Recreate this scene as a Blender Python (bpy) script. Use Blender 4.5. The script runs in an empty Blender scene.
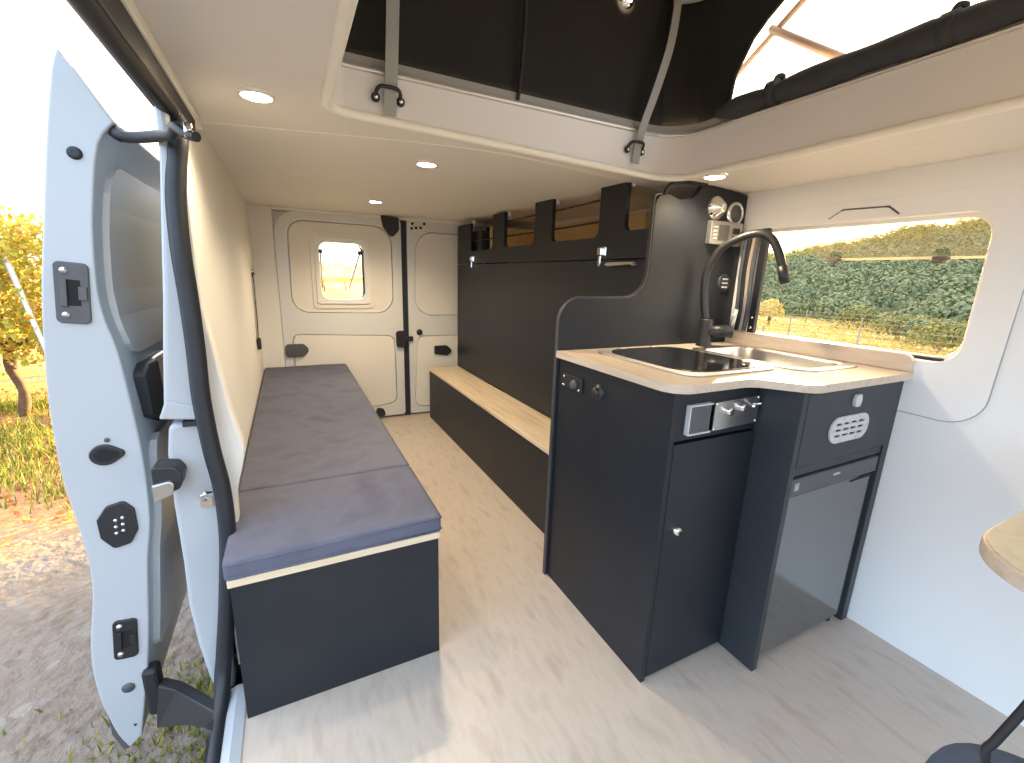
import bpy, bmesh, math, random
from mathutils import Vector, Matrix, noise
from mathutils.geometry import tessellate_polygon
random.seed(7)
SC = bpy.context.scene
COL = SC.collection
PI = math.pi

# ------------------------------------------------------------------ materials
def mat(name, col, rough=.5, metal=0., spec=.5, var=None, scale=4., stretch=(1,1,1), bump=0., bscale=60., coat=0., detail=4., emit=None):
    m = bpy.data.materials.new(name); m.use_nodes = True
    nt = m.node_tree; b = nt.nodes['Principled BSDF']
    b.inputs['Base Color'].default_value = (*col, 1)
    b.inputs['Roughness'].default_value = rough
    b.inputs['Metallic'].default_value = metal
    b.inputs['Specular IOR Level'].default_value = spec
    b.inputs['Coat Weight'].default_value = coat
    b.inputs['Coat Roughness'].default_value = .08
    tc = nt.nodes.new('ShaderNodeTexCoord')
    mp = nt.nodes.new('ShaderNodeMapping'); mp.inputs['Scale'].default_value = stretch
    nt.links.new(tc.outputs['Object'], mp.inputs['Vector'])
    if var:
        n = nt.nodes.new('ShaderNodeTexNoise'); n.inputs['Scale'].default_value = scale; n.inputs['Detail'].default_value = detail
        nt.links.new(mp.outputs[0], n.inputs['Vector'])
        r = nt.nodes.new('ShaderNodeValToRGB'); e = r.color_ramp.elements
        e[0].position = .3; e[1].position = .7
        e[0].color = (*col, 1); e[1].color = (*var[-1], 1)
        for k, c in enumerate(var[:-1]):
            x = e.new(.3 + .4 * (k + 1) / len(var)); x.color = (*c, 1)
        nt.links.new(n.outputs['Fac'], r.inputs[0]); nt.links.new(r.outputs[0], b.inputs['Base Color'])
    if bump:
        n2 = nt.nodes.new('ShaderNodeTexNoise'); n2.inputs['Scale'].default_value = bscale; n2.inputs['Detail'].default_value = 3
        nt.links.new(mp.outputs[0], n2.inputs['Vector'])
        bp = nt.nodes.new('ShaderNodeBump'); bp.inputs['Strength'].default_value = bump; bp.inputs['Distance'].default_value = .004
        nt.links.new(n2.outputs['Fac'], bp.inputs['Height']); nt.links.new(bp.outputs[0], b.inputs['Normal'])
    if emit:
        b.inputs['Emission Color'].default_value = (*emit[0], 1); b.inputs['Emission Strength'].default_value = emit[1]
    return m

M = dict(
    lining=mat('lining', (.86,.83,.76), .5, var=[(.83,.80,.73)], scale=2.5, bump=.04, bscale=300),
    wall=mat('wall_lining', (.87,.86,.83), .5, var=[(.84,.83,.80)], scale=2.5, bump=.05, bscale=260),
    ceil=mat('ceiling_lining', (.82,.78,.71), .6, var=[(.80,.76,.69)], scale=3, bump=.05, bscale=300),
    curb=mat('curb_plastic', (.76,.74,.73), .38, var=[(.73,.71,.70)], scale=2),
    lip=mat('lip_trim', (.90,.86,.76), .3),
    black=mat('black_laminate', (.0105,.013,.018), .45, spec=.38, var=[(.014,.017,.022)], scale=6, bump=.03, bscale=500),
    blackedge=mat('black_edge', (.05,.052,.056), .35),
    anth=mat('anthracite_front', (.026,.031,.036), .45, spec=.4, var=[(.031,.036,.041)], scale=5, bump=.03, bscale=500),
    wood=mat('oak_worktop', (.55,.445,.335), .36, var=[(.61,.505,.39),(.49,.385,.28)], scale=7, stretch=(9,.7,9), detail=6, bump=.03, bscale=40),
    ply=mat('plywood_edge', (.74,.62,.44), .5, var=[(.66,.53,.36)], scale=40, stretch=(.3,.3,6)),
    plank=mat('oak_step', (.66,.53,.37), .4, var=[(.70,.58,.42),(.56,.43,.28)], scale=6, stretch=(10,.6,10), detail=6),
    panelwood=mat('birch_panel', (.80,.56,.27), .5, var=[(.84,.61,.32),(.72,.49,.22)], scale=5, stretch=(8,.7,8)),
    tablewood=mat('table_laminate', (.62,.53,.34), .35, var=[(.66,.57,.39),(.58,.48,.30)], scale=30, bump=.03, bscale=60),
    floor=mat('vinyl_floor', (.505,.435,.37), .38, var=[(.56,.49,.425),(.46,.39,.325)], scale=5, stretch=(6,1.6,1), detail=10, bump=.02, bscale=200),
    cushion=mat('grey_microfibre', (.100,.104,.140), .95, spec=.15, var=[(.128,.133,.178),(.108,.112,.148)], scale=9, stretch=(1,1,1), detail=7, bump=.15, bscale=500),
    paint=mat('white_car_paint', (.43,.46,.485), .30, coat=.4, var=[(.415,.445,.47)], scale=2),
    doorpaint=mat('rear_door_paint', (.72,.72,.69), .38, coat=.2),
    doorpanel=mat('rear_door_lining', (.84,.80,.71), .55, var=[(.81,.77,.68)], scale=4),
    rubber=mat('black_rubber', (.013,.016,.021), .5, var=[(.018,.021,.026)], scale=20),
    plastic=mat('black_plastic', (.016,.017,.019), .45),
    greyplastic=mat('grey_plastic', (.09,.09,.095), .5, var=[(.075,.075,.08)], scale=30),
    hole=mat('dark_recess', (.006,.006,.006), .8),
    steel=mat('brushed_steel', (.62,.61,.59), .28, 1., var=[(.55,.54,.52)], scale=30, stretch=(1,20,1)),
    rimsteel=mat('satin_steel_rim', (.66,.63,.58), .42, .8),
    chrome=mat('chrome', (.82,.81,.79), .12, 1.),
    alu=mat('alu_rail', (.70,.68,.64), .3, .9),
    nickel=mat('nickel_plate', (.50,.50,.47), .35, .9, var=[(.44,.44,.41)], scale=40),
    ventgrey=mat('light_grey_plastic', (.55,.54,.54), .5),
    fridge=mat('fridge_door', (.20,.20,.20), .14, .75, spec=.6),
    fridgetop=mat('fridge_trim', (.085,.09,.095), .35, .3),
    hobglass=mat('dark_glass_lid', (.012,.011,.010), .04, 0., spec=.9, coat=1.),
    canvas=mat('tent_canvas', (.020,.019,.018), .85, spec=.2, var=[(.027,.025,.023)], scale=3, bump=.35, bscale=9),
    flap=mat('rolled_canvas', (.030,.033,.036), .8, var=[(.04,.043,.046)], scale=12, bump=.3, bscale=25),
    strap=mat('grey_webbing', (.36,.36,.34), .8, bump=.2, bscale=400),
    belt=mat('seat_belt', (.012,.012,.013), .6),
    strut=mat('strut_paint', (.50,.36,.28), .5),
    fauc=mat('matt_black_tap', (.018,.018,.019), .42),
    seatblue=mat('seat_fabric', (.075,.105,.165), .85, spec=.2, var=[(.09,.12,.185)], scale=60, bump=.2, bscale=300),
    hazeblue=mat('curtain_fabric', (.10,.11,.13), .9, spec=.1),
    blind=mat('blind_cream', (.42,.34,.27), .9, spec=.1),
    trunk=mat('vine_bark', (.10,.06,.035), .9, var=[(.16,.10,.06)], scale=20, bump=.5, bscale=40),
    post=mat('weathered_post', (.34,.26,.19), .85, var=[(.25,.19,.13)], scale=12),
    metalpost=mat('galvanised_post', (.62,.62,.62), .45, .5),
)
def leafmat(name, cols, rough=.6, trans=.4):
    m = bpy.data.materials.new(name); m.use_nodes = True; nt = m.node_tree; b = nt.nodes['Principled BSDF']
    g = nt.nodes.new('ShaderNodeNewGeometry'); r = nt.nodes.new('ShaderNodeValToRGB'); e = r.color_ramp.elements
    r.color_ramp.interpolation = 'LINEAR'
    e[0].color = (*cols[0], 1); e[1].color = (*cols[-1], 1)
    for k, c in enumerate(cols[1:-1]):
        x = e.new((k + 1) / (len(cols) - 1)); x.color = (*c, 1)
    nt.links.new(g.outputs['Random Per Island'], r.inputs[0]); nt.links.new(r.outputs[0], b.inputs['Base Color'])
    b.inputs['Roughness'].default_value = rough
    t = nt.nodes.new('ShaderNodeBsdfTranslucent'); nt.links.new(r.outputs[0], t.inputs['Color'])
    mx = nt.nodes.new('ShaderNodeMixShader'); mx.inputs[0].default_value = trans
    o = nt.nodes['Material Output']
    nt.links.new(b.outputs[0], mx.inputs[1]); nt.links.new(t.outputs[0], mx.inputs[2]); nt.links.new(mx.outputs[0], o.inputs['Surface'])
    return m
M['vineleaf'] = leafmat('autumn_vine_leaves', [(.60,.36,.05),(.62,.54,.09),(.34,.40,.07),(.66,.58,.14),(.46,.24,.05)])
M['rowleaf'] = leafmat('golden_row_leaves', [(.62,.46,.14),(.74,.58,.20),(.54,.43,.14),(.68,.50,.17)])
M['forestleaf'] = leafmat('hazed_forest_leaves', [(.12,.15,.07),(.165,.195,.09),(.21,.235,.115)], trans=.2)  # distance haze is put into the leaf colour as a paler green
M['ridgeleaf'] = leafmat('ridge_leaves_pane_tint', [(.20,.20,.04),(.34,.30,.06),(.15,.17,.035)], trans=.3)  # yellow from the pane's tint and reflection is put into these leaf colours
M['bushleaf'] = leafmat('bush_leaves', [(.12,.15,.04),(.22,.22,.06),(.32,.26,.08)], trans=.25)
M['grassleaf'] = leafmat('grass_blades', [(.12,.17,.03),(.25,.28,.05),(.42,.38,.09)], trans=.4)
M['litter'] = leafmat('leaf_litter', [(.42,.16,.04),(.60,.30,.07),(.30,.14,.06)], trans=.2)

def glassmat(name, tint, refl=1.):
    m = bpy.data.materials.new(name); m.use_nodes = True; nt = m.node_tree
    nt.nodes.remove(nt.nodes['Principled BSDF'])
    t = nt.nodes.new('ShaderNodeBsdfTransparent'); t.inputs[0].default_value = (*tint, 1)
    g = nt.nodes.new('ShaderNodeBsdfGlossy'); g.inputs['Roughness'].default_value = .02; g.inputs['Color'].default_value = (refl, refl, refl, 1)
    f = nt.nodes.new('ShaderNodeFresnel'); f.inputs[0].default_value = 1.45
    ge = nt.nodes.new('ShaderNodeNewGeometry'); su = nt.nodes.new('ShaderNodeMath'); su.operation = 'SUBTRACT'; su.inputs[0].default_value = 1
    nt.links.new(ge.outputs['Backfacing'], su.inputs[1])
    mu = nt.nodes.new('ShaderNodeMath'); mu.operation = 'MULTIPLY'; nt.links.new(f.outputs[0], mu.inputs[0]); nt.links.new(su.outputs[0], mu.inputs[1])
    mx = nt.nodes.new('ShaderNodeMixShader')
    nt.links.new(mu.outputs[0], mx.inputs[0]); nt.links.new(t.outputs[0], mx.inputs[1]); nt.links.new(g.outputs[0], mx.inputs[2])
    nt.links.new(mx.outputs[0], nt.nodes['Material Output'].inputs['Surface'])
    return m
M['acrylic'] = glassmat('tinted_acrylic', (.86,.80,.72))
M['glass'] = glassmat('clear_glass', (.93,.94,.93))
def lampmat(name, col, s):
    m = bpy.data.materials.new(name); m.use_nodes = True; nt = m.node_tree; nt.nodes.remove(nt.nodes['Principled BSDF'])
    e = nt.nodes.new('ShaderNodeEmission'); e.inputs[0].default_value = (*col, 1); e.inputs[1].default_value = s
    nt.links.new(e.outputs[0], nt.nodes['Material Output'].inputs['Surface']); return m
M['lamp'] = lampmat('warm_led', (1.,.80,.52), 22.)
M['indicator'] = lampmat('green_indicator', (.5,1.,.85), 1.2)

# ground: grey gravel by the van, reddish litter and grass further off, dry grass in the field
def groundmat():
    m = bpy.data.materials.new('ground_mix'); m.use_nodes = True; nt = m.node_tree; b = nt.nodes['Principled BSDF']; b.inputs['Roughness'].default_value = .95
    L = nt.links.new
    tc = nt.nodes.new('ShaderNodeTexCoord')
    def nz(s, d=6): n = nt.nodes.new('ShaderNodeTexNoise'); n.inputs['Scale'].default_value = s; n.inputs['Detail'].default_value = d; L(tc.outputs['Object'], n.inputs['Vector']); return n.outputs['Fac']
    def ramp(f, stops):
        r = nt.nodes.new('ShaderNodeValToRGB'); e = r.color_ramp.elements
        e[0].position, e[1].position = stops[0][0], stops[-1][0]; e[0].color = (*stops[0][1],1); e[1].color = (*stops[-1][1],1)
        for p, c in stops[1:-1]: x = e.new(p); x.color = (*c,1)
        L(f, r.inputs[0]); return r.outputs[0]
    def mix(f, a, c):
        x = nt.nodes.new('ShaderNodeMix'); x.data_type = 'RGBA'; L(f, x.inputs[0]); L(a, x.inputs[6]); L(c, x.inputs[7]); return x.outputs[2]
    vor = nt.nodes.new('ShaderNodeTexVoronoi'); vor.inputs['Scale'].default_value = 22; L(tc.outputs['Object'], vor.inputs['Vector'])
    stones = ramp(vor.outputs['Color'], [(0,(.16,.128,.108)),(.45,(.225,.188,.16)),(.8,(.19,.16,.145)),(1,(.30,.275,.25))])
    gr = mix(ramp(nz(5,8), [(.42,(0,0,0)),(.62,(1,1,1))]), stones, ramp(nz(30,5), [(.3,(.15,.115,.092)),(.7,(.24,.20,.168))]))
    soil = mix(ramp(nz(1.1,5), [(.46,(0,0,0)),(.58,(1,1,1))]), ramp(nz(40,5), [(.3,(.40,.18,.07)),(.7,(.56,.32,.17))]), ramp(nz(50,5), [(.3,(.28,.26,.05)),(.7,(.52,.42,.10))]))
    dry = ramp(nz(14,6), [(.3,(.60,.45,.15)),(.7,(.76,.62,.25))])
    sx = nt.nodes.new('ShaderNodeSeparateXYZ'); L(tc.outputs['Object'], sx.inputs[0])
    def ma(op, a, v):
        x = nt.nodes.new('ShaderNodeMath'); x.operation = op; x.use_clamp = False
        L(a, x.inputs[0])
        if hasattr(v, 'links'): L(v, x.inputs[1])
        else: x.inputs[1].default_value = v
        return x.outputs[0]
    wob = ma('MULTIPLY', nz(1.3,3), 1.4)
    far = ma('MULTIPLY', ma('SUBTRACT', ma('ADD', sx.outputs[1], wob), 3.55), 2.)     # 0 near, 1 past about y = 3.5
    cl = nt.nodes.new('ShaderNodeClamp'); L(far, cl.inputs[0])
    a = mix(cl.outputs[0], gr, soil)
    fx = nt.nodes.new('ShaderNodeClamp'); L(ma('MULTIPLY', ma('SUBTRACT', sx.outputs[0], 3.), .6), fx.inputs[0])
    c = mix(fx.outputs[0], a, dry)
    L(c, b.inputs['Base Color'])
    bp = nt.nodes.new('ShaderNodeBump'); bp.inputs['Strength'].default_value = .9; bp.inputs['Distance'].default_value = .04
    L(nz(18,6), bp.inputs['Height']); L(bp.outputs[0], b.inputs['Normal'])
    return m
M['ground'] = groundmat()
M['hill'] = mat('wooded_hill', (.13,.15,.07), .95, var=[(.18,.19,.09)], scale=.6, detail=8)

# ------------------------------------------------------------------ mesh helpers
class MB:
    def __init__(s): s.v = []; s.f = []; s.sm = []
    def add(s, vs, fs, smooth=False):
        o = len(s.v); s.v += [tuple(v) for v in vs]; s.f += [tuple(o + i for i in f) for f in fs]; s.sm += [smooth] * len(fs); return s
    def box(s, x0, x1, y0, y1, z0, z1):
        vs = [(x, y, z) for x in (x0, x1) for y in (y0, y1) for z in (z0, z1)]
        return s.add(vs, [(0,1,3,2),(4,6,7,5),(0,4,5,1),(2,3,7,6),(0,2,6,4),(1,5,7,3)])
    def prism(s, poly, axis, a, b, holes=(), smooth=False):
        def P(p, t):
            return {'x': (t, p[0], p[1]), 'y': (p[0], t, p[1]), 'z': (p[0], p[1], t)}[axis]
        loops = [list(poly)] + [list(h) for h in holes]
        if holes:
            tris = tessellate_polygon([[Vector((p[0], p[1], 0)) for p in l] for l in loops])
        else:
            tris = [tuple(range(len(poly)))]
        fl = [p for l in loops for p in l]; n = len(fl)
        vs = [P(p, a) for p in fl] + [P(p, b) for p in fl]
        fs = [tuple(t) for t in tris] + [tuple(i + n for i in reversed(t)) for t in tris]
        o = len(s.v); s.v += vs; s.f += [tuple(o + i for i in f) for f in fs]; s.sm += [False] * len(fs)
        k = 0; sd = []
        for l in loops:
            m = len(l)
            sd += [(k + i, k + (i + 1) % m, n + k + (i + 1) % m, n + k + i) for i in range(m)]; k += m
        s.f += [tuple(o + i for i in f) for f in sd]; s.sm += [smooth] * len(sd)
        return s
    def tube(s, path, r, n=10, cap=True):
        path = [Vector(p) for p in path]; rs = r if isinstance(r, (list, tuple)) else [r] * len(path)
        rings = []; up = None
        for i, p in enumerate(path):
            t = (path[min(i+1, len(path)-1)] - path[max(i-1, 0)]).normalized()
            if up is None: up = Vector((0,0,1)) if abs(t.z) < .9 else Vector((1,0,0))
            a = (up - t * up.dot(t)).normalized(); b = t.cross(a); up = a
            rings.append([p + (a * math.cos(2*PI*k/n) + b * math.sin(2*PI*k/n)) * rs[i] for k in range(n)])
        vs = [v for q in rings for v in q]; fs = []
        for i in range(len(rings)-1):
            fs += [(i*n+k, i*n+(k+1)%n, (i+1)*n+(k+1)%n, (i+1)*n+k) for k in range(n)]
        s.add(vs, fs, True)
        if cap:
            s.add(rings[0], [tuple(reversed(range(n)))]); s.add(rings[-1], [tuple(range(n))])
        return s
    def cyl(s, p0, p1, r, n=24): return s.tube([p0, p1], r, n)
    def lathe(s, prof, c, axis=(0,0,1), n=28):
        ax = Vector(axis).normalized(); u = ax.orthogonal().normalized(); w = ax.cross(u); c = Vector(c)
        vs = [c + ax * h + (u * math.cos(2*PI*k/n) + w * math.sin(2*PI*k/n)) * max(r, 1e-5) for r, h in prof for k in range(n)]
        fs = [(i*n+k, i*n+(k+1)%n, (i+1)*n+(k+1)%n, (i+1)*n+k) for i in range(len(prof)-1) for k in range(n)]
        return s.add(vs, fs, True)
    def loft(s, loops, closed=True, smooth=True, cap=False):
        n = len(loops[0]); vs = [p for l in loops for p in l]; fs = []
        for i in range(len(loops)-1):
            fs += [(i*n+k, i*n+(k+1)%n, (i+1)*n+(k+1)%n, (i+1)*n+k) for k in range(n if closed else n-1)]
        s.add(vs, fs, smooth)
        if cap: s.add(loops[0], [tuple(range(n))]); s.add(loops[-1], [tuple(reversed(range(n)))])
        return s
    def band(s, path, side, w, t):
        """flat strap: path points, side direction(s), width, thickness"""
        path = [Vector(p) for p in path]; vs = []
        for i, p in enumerate(path):
            d = (path[min(i+1, len(path)-1)] - path[max(i-1,0)]).normalized(); sd = Vector(side[i] if isinstance(side, list) else side)
            sd = (sd - d * sd.dot(d)).normalized(); nn = d.cross(sd)
            vs += [p + sd*w/2 + nn*t/2, p - sd*w/2 + nn*t/2, p - sd*w/2 - nn*t/2, p + sd*w/2 - nn*t/2]
        m = len(path); fs = [(i*4+k, i*4+(k+1)%4, i*4+4+(k+1)%4, i*4+4+k) for i in range(m-1) for k in range(4)] + [(3,2,1,0), (m*4-4,m*4-3,m*4-2,m*4-1)]
        return s.add(vs, fs)
    def build(s, name, m, parent=None, bevel=0., seg=2, sub=0, recalc=True, weld=True):
        me = bpy.data.meshes.new(name); me.from_pydata(s.v, [], s.f)
        for p, sm in zip(me.polygons, s.sm): p.use_smooth = sm
        bm = bmesh.new(); bm.from_mesh(me)
        if weld: bmesh.ops.remove_doubles(bm, verts=bm.verts, dist=1e-5)
        if recalc: bmesh.ops.recalc_face_normals(bm, faces=bm.faces)
        bm.to_mesh(me); bm.free()
        me.materials.append(M[m] if isinstance(m, str) else m)
        o = bpy.data.objects.new(name, me); COL.objects.link(o)
        if parent:
            base = parent.get('_w', None)
            w = Vector(parent.get('_w', (0,0,0)))
            me.transform(Matrix.Translation(-w)); o.parent = parent; o['_w'] = tuple(w)
        if bevel:
            b = o.modifiers.new('bevel', 'BEVEL'); b.width = bevel; b.segments = seg; b.limit_method = 'ANGLE'; b.angle_limit = math.radians(35)
            b.harden_normals = False
        if sub:
            q = o.modifiers.new('sub', 'SUBSURF'); q.levels = q.render_levels = sub
        return o

def thing(name, label, cat, loc, group=None):
    o = bpy.data.objects.new(name, None); COL.objects.link(o); o.location = loc; o['_w'] = tuple(loc)
    o['label'] = label; o['category'] = cat
    if group: o['group'] = group
    return o
def tag(o, label, cat, group=None, kind=None):
    o['label'] = label; o['category'] = cat
    if group: o['group'] = group
    if kind: o['kind'] = kind
    return o
def struct(o, label=None):
    o['kind'] = 'structure'
    if label: o['label'] = label
    return o

def rpoly(pts, n=6):
    """[(x, y, r)] -> polygon with rounded corners"""
    out = []; m = len(pts)
    for i in range(m):
        x, y, r = pts[i]
        if r <= 0: out.append((x, y)); continue
        p = Vector((x, y)); a = (Vector(pts[i-1][:2]) - p); b = (Vector(pts[(i+1) % m][:2]) - p)
        la, lb = a.length, b.length; a.normalize(); b.normalize()
        ang = a.angle(b); d = min(r / math.tan(ang/2), la*.499, lb*.499); rr = d * math.tan(ang/2)
        p0 = p + a*d; p1 = p + b*d
        c = p + (a+b).normalized() * (rr / math.sin(ang/2))
        v0 = p0 - c; v1 = p1 - c; t = v0.angle(v1)
        sg = 1 if v0.x*v1.y - v0.y*v1.x > 0 else -1
        for k in range(n+1):
            q = sg*t*k/n; out.append((c.x + v0.x*math.cos(q) - v0.y*math.sin(q), c.y + v0.x*math.sin(q) + v0.y*math.cos(q)))
    return out
def rrect(x0, y0, x1, y1, r, n=6): return rpoly([(x0,y0,r),(x1,y0,r),(x1,y1,r),(x0,y1,r)], n)
def spline(pts, n=6):
    """Catmull-Rom through points"""
    P = [Vector(p) for p in pts]; out = []
    for i in range(len(P)-1):
        p0, p1, p2, p3 = P[max(i-1,0)], P[i], P[i+1], P[min(i+2,len(P)-1)]
        for k in range(n):
            t = k/n; out.append(.5*((2*p1)+(p2-p0)*t+(2*p0-5*p1+4*p2-p3)*t*t+(3*p1-p0-3*p2+p3)*t**3))
    out.append(P[-1]); return out
def lerp(a, b, t): return a + (b-a)*t

# ------------------------------------------------------------------ camera, view
cam = bpy.data.cameras.new('camera'); co = bpy.data.objects.new('camera', cam); COL.objects.link(co)
yaw, pit, rol, F = .469412817, -.234782484, .0316178985, 438.964618
fw = Vector((math.sin(yaw)*math.cos(pit), math.cos(yaw)*math.cos(pit), math.sin(pit)))
r0 = Vector((math.cos(yaw), -math.sin(yaw), 0)); u0 = r0.cross(fw)
rr = r0*math.cos(rol) + u0*math.sin(rol); uu = u0*math.cos(rol) - r0*math.sin(rol)
co.matrix_world = Matrix(((rr.x,uu.x,-fw.x,0),(rr.y,uu.y,-fw.y,0),(rr.z,uu.z,-fw.z,1.0),(0,0,0,1)))
cam.sensor_fit = 'HORIZONTAL'; cam.sensor_width = 36; cam.lens = F/1024*36; cam.clip_start = .02; cam.clip_end = 600
SC.camera = co
vs = SC.view_settings; vs.view_transform = 'Standard'; vs.look = 'None'; vs.gamma = 1; vs.use_curve_mapping = False; vs.exposure = 1.58
try: SC.cycles.max_bounces = 10; SC.cycles.diffuse_bounces = 6; SC.cycles.transparent_max_bounces = 12; SC.cycles.sample_clamp_indirect = 6
except Exception: pass

# ------------------------------------------------------------------ world and sun
SUN = Vector((1, .56, .112)).normalized()
w = bpy.data.worlds.new('sky'); SC.world = w; w.use_nodes = True; nt = w.node_tree; bg = nt.nodes['Background']
tc = nt.nodes.new('ShaderNodeTexCoord'); dp = nt.nodes.new('ShaderNodeVectorMath'); dp.operation = 'DOT_PRODUCT'; dp.inputs[1].default_value = SUN
nt.links.new(tc.outputs['Generated'], dp.inputs[0])
rp = nt.nodes.new('ShaderNodeValToRGB'); e = rp.color_ramp.elements
e[0].position = 0.; e[0].color = (.72,.99,1.34,1); e[1].position = 1.; e[1].color = (3.2,2.3,1.25,1)
x = e.new(.6); x.color = (.95,.97,1.0,1); x = e.new(.9); x.color = (1.5,1.25,.92,1)
mr = nt.nodes.new('ShaderNodeMapRange'); mr.inputs[1].default_value = -1; mr.inputs[2].default_value = 1
nt.links.new(dp.outputs['Value'], mr.inputs[0]); nt.links.new(mr.outputs[0], rp.inputs[0]); nt.links.new(rp.outputs[0], bg.inputs['Color'])
bg.inputs['Strength'].default_value = 1.0
sl = bpy.data.lights.new('sun', 'SUN'); sl.energy = 14; sl.color = (1.,.70,.36); sl.angle = math.radians(.8)
so = bpy.data.objects.new('sun', sl); COL.objects.link(so); so.rotation_euler = SUN.to_track_quat('Z','Y').to_euler()

# ------------------------------------------------------------------ room shell
LX, RX, BY, FY = -.17, 1.48, 3.056, -.55
floor = struct(MB().box(-.163, RX, FY, BY+.03, -.03, 0).build('floor', 'floor'))
sill = struct(MB().prism([(-.21,-.035),(-.163,-.035),(-.163,.003),(-.185,.006),(-.21,-.004)], 'y', FY, 1.07).build('trim_1', 'paint', bevel=.002), 'painted door sill strip')
# ceiling with arch and roof opening
def cz(x, y=1.1):
    t = max(0, (x-LX)/1.65)
    return 1.351 - .046*t**1.15 + .020*max(0, y-1.1)*max(0, min(x, 1.15))/1.1
OX0, OX1, OY0, OY1 = .10, 1.136, -.45, 1.142
def oloop(off, n=10): return rpoly([(OX0-off,OY0-off,.1),(OX1+off,OY0-off,.1),(OX1+off,OY1+off,.10+off),(OX0-off,OY1+off,.055+off)], n)
def ceiling_panel(name, poly, holes):
    mb = MB().prism(poly, 'z', 0, .02, holes)
    me = bpy.data.meshes.new(name); me.from_pydata(mb.v, [], mb.f); bm = bmesh.new(); bm.from_mesh(me)
    for k in range(1, 24):
        xx = LX + (RX+.04-LX)*k/24
        bmesh.ops.bisect_plane(bm, geom=bm.verts[:]+bm.edges[:]+bm.faces[:], plane_co=(xx,0,0), plane_no=(1,0,0))
    for k in range(1, 8):
        yy = 1.15 + k*.25
        bmesh.ops.bisect_plane(bm, geom=bm.verts[:]+bm.edges[:]+bm.faces[:], plane_co=(0,yy,0), plane_no=(0,1,0))
    for v in bm.verts: v.co.z += cz(v.co.x, v.co.y)
    bmesh.ops.recalc_face_normals(bm, faces=bm.faces)
    bm.to_mesh(me); bm.free(); me.materials.append(M['ceil'])
    o = bpy.data.objects.new(name, me); COL.objects.link(o); return struct(o)
JY = 1.43
ceiling_panel('ceiling', [(LX-.03,JY),(LX-.03,BY+.04),(RX+.03,BY+.04),(RX+.03,FY),(LX-.005,FY),(LX-.005,JY)], [oloop(.002)])
JP = spline([(-.165,1.44,0),(-.03,1.392,0),(.15,1.33,0),(.345,1.268,0),(.55,1.222,0),(.76,1.226,0),(.95,1.245,0),(1.10,1.262,0),(1.25,1.27,0)], 4)
struct(MB().loft([[(p.x, p.y+dy, cz(p.x, p.y+dy)+dz) for p in JP] for dy, dz in ((-.004,.001),(-.002,-.0018),(.002,-.0018),(.004,.001))], closed=False).build('trim_2', 'lip'), 'thin joint strip across the ceiling')
# curb of the roof opening: lip bead, plastic wall, aluminium rail
def ring(name, m, prof):
    mb = MB(); loops = []
    for off, z in prof:
        loops.append([(x, y, (cz(x) if z < 1.41 else 1.343) + z - 1.345) for x, y in oloop(off)])
    mb.loft(loops, smooth=True); return struct(mb.build(name, m))
ring('trim_3', 'lip', [(.012,1.347),(.012,1.340),(.006,1.335),(-.003,1.334),(-.009,1.338),(-.010,1.345),(-.006,1.351),(.001,1.354)])['label'] = 'cream bead around the roof opening'
ring('trim_4', 'curb', [(.001,1.350),(.002,1.38),(.004,1.42),(.004,1.446)])['label'] = 'grey plastic curb of the roof opening'
ring('trim_5', 'alu', [(.004,1.434),(-.002,1.435),(-.004,1.439),(-.002,1.443),(.004,1.444)])['label'] = 'bright rail around the curb top'
ring('trim_6', 'strap', [(.004,1.444),(.008,1.446),(.012,1.460),(.016,1.470)])['label'] = 'grey keder strip above the rail'

# right wall with window hole
WIN = rpoly([(1.085,.822,.03),(.462,.818,.055),(.462,1.186,.05),(1.085,1.186,.03)], 8)
wr = MB().prism([(FY,-.03),(BY+.04,-.03),(BY+.04,1.375),(FY,1.335)], 'x', RX, RX+.03, [WIN]).build('wall_right', 'wall'); struct(wr)
SUR = rpoly([(1.10,.685,.0),(.395,.672,.075),(.385,1.24,.09),(1.10,1.24,.0)], 8)
struct(MB().prism(SUR, 'x', RX-.005, RX+.001, [[(p[0]*1.0, p[1]) for p in WIN]]).build('trim_7', 'wall', bevel=.0035, seg=3), 'raised lining panel around the side window')
struct(MB().tube([(RX-.0012, lerp(1.10,SUR[1][0],k/8), lerp(.685,SUR[1][1],k/8)) for k in range(8)]+[(RX-.0012, a, b) for a, b in SUR[1:10]]+[(RX-.0012, SUR[9][0]-.0006*k, lerp(SUR[9][1],1.10,k/8)) for k in range(1,9)], .0026, 6).build('trim_24', 'strap'), 'grey seam round the raised window panel')
# finger recess above the window
gp = [Vector((1.474, a, b)) for a, b in ((.842,1.188),(.83,1.194),(.80,1.214),(.79,1.217),(.69,1.214),(.68,1.212),(.655,1.192),(.645,1.187))]
fr = thing('blind_pull', 'flat raised finger grip on the lining just above the side window', 'blind grip', (1.474,.74,1.19))
MB().prism([(p.y, p.z) for p in gp], 'x', 1.468, 1.4755).build('grip', 'wall', fr, bevel=.003)
MB().tube(spline([(1.4745, p.y, p.z+.002) for p in gp[1:-1]], 4), .0025, 6).build('edge_groove', 'greyplastic', fr)

# side window unit
win = struct(MB().prism(rpoly([(1.10,.81,.03),(.450,.806,.06),(.450,1.20,.06),(1.10,1.20,.03)], 8), 'x', RX+.028, RX+.045, [rpoly([(1.06,.832,.03),(.475,.829,.05),(.475,1.176,.05),(1.06,1.176,.03)], 8)]).build('window_1', 'wall', bevel=.003))
win['label'] = 'side window frame above the worktop'; win['_w'] = (0,0,0)
MB().tube([(RX+.024, a, b) for a, b in [(.60,.8235),(.55,.8230),(.50,.8228)]], .004, 6).build('sill_seal', 'rubber', win)
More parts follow.
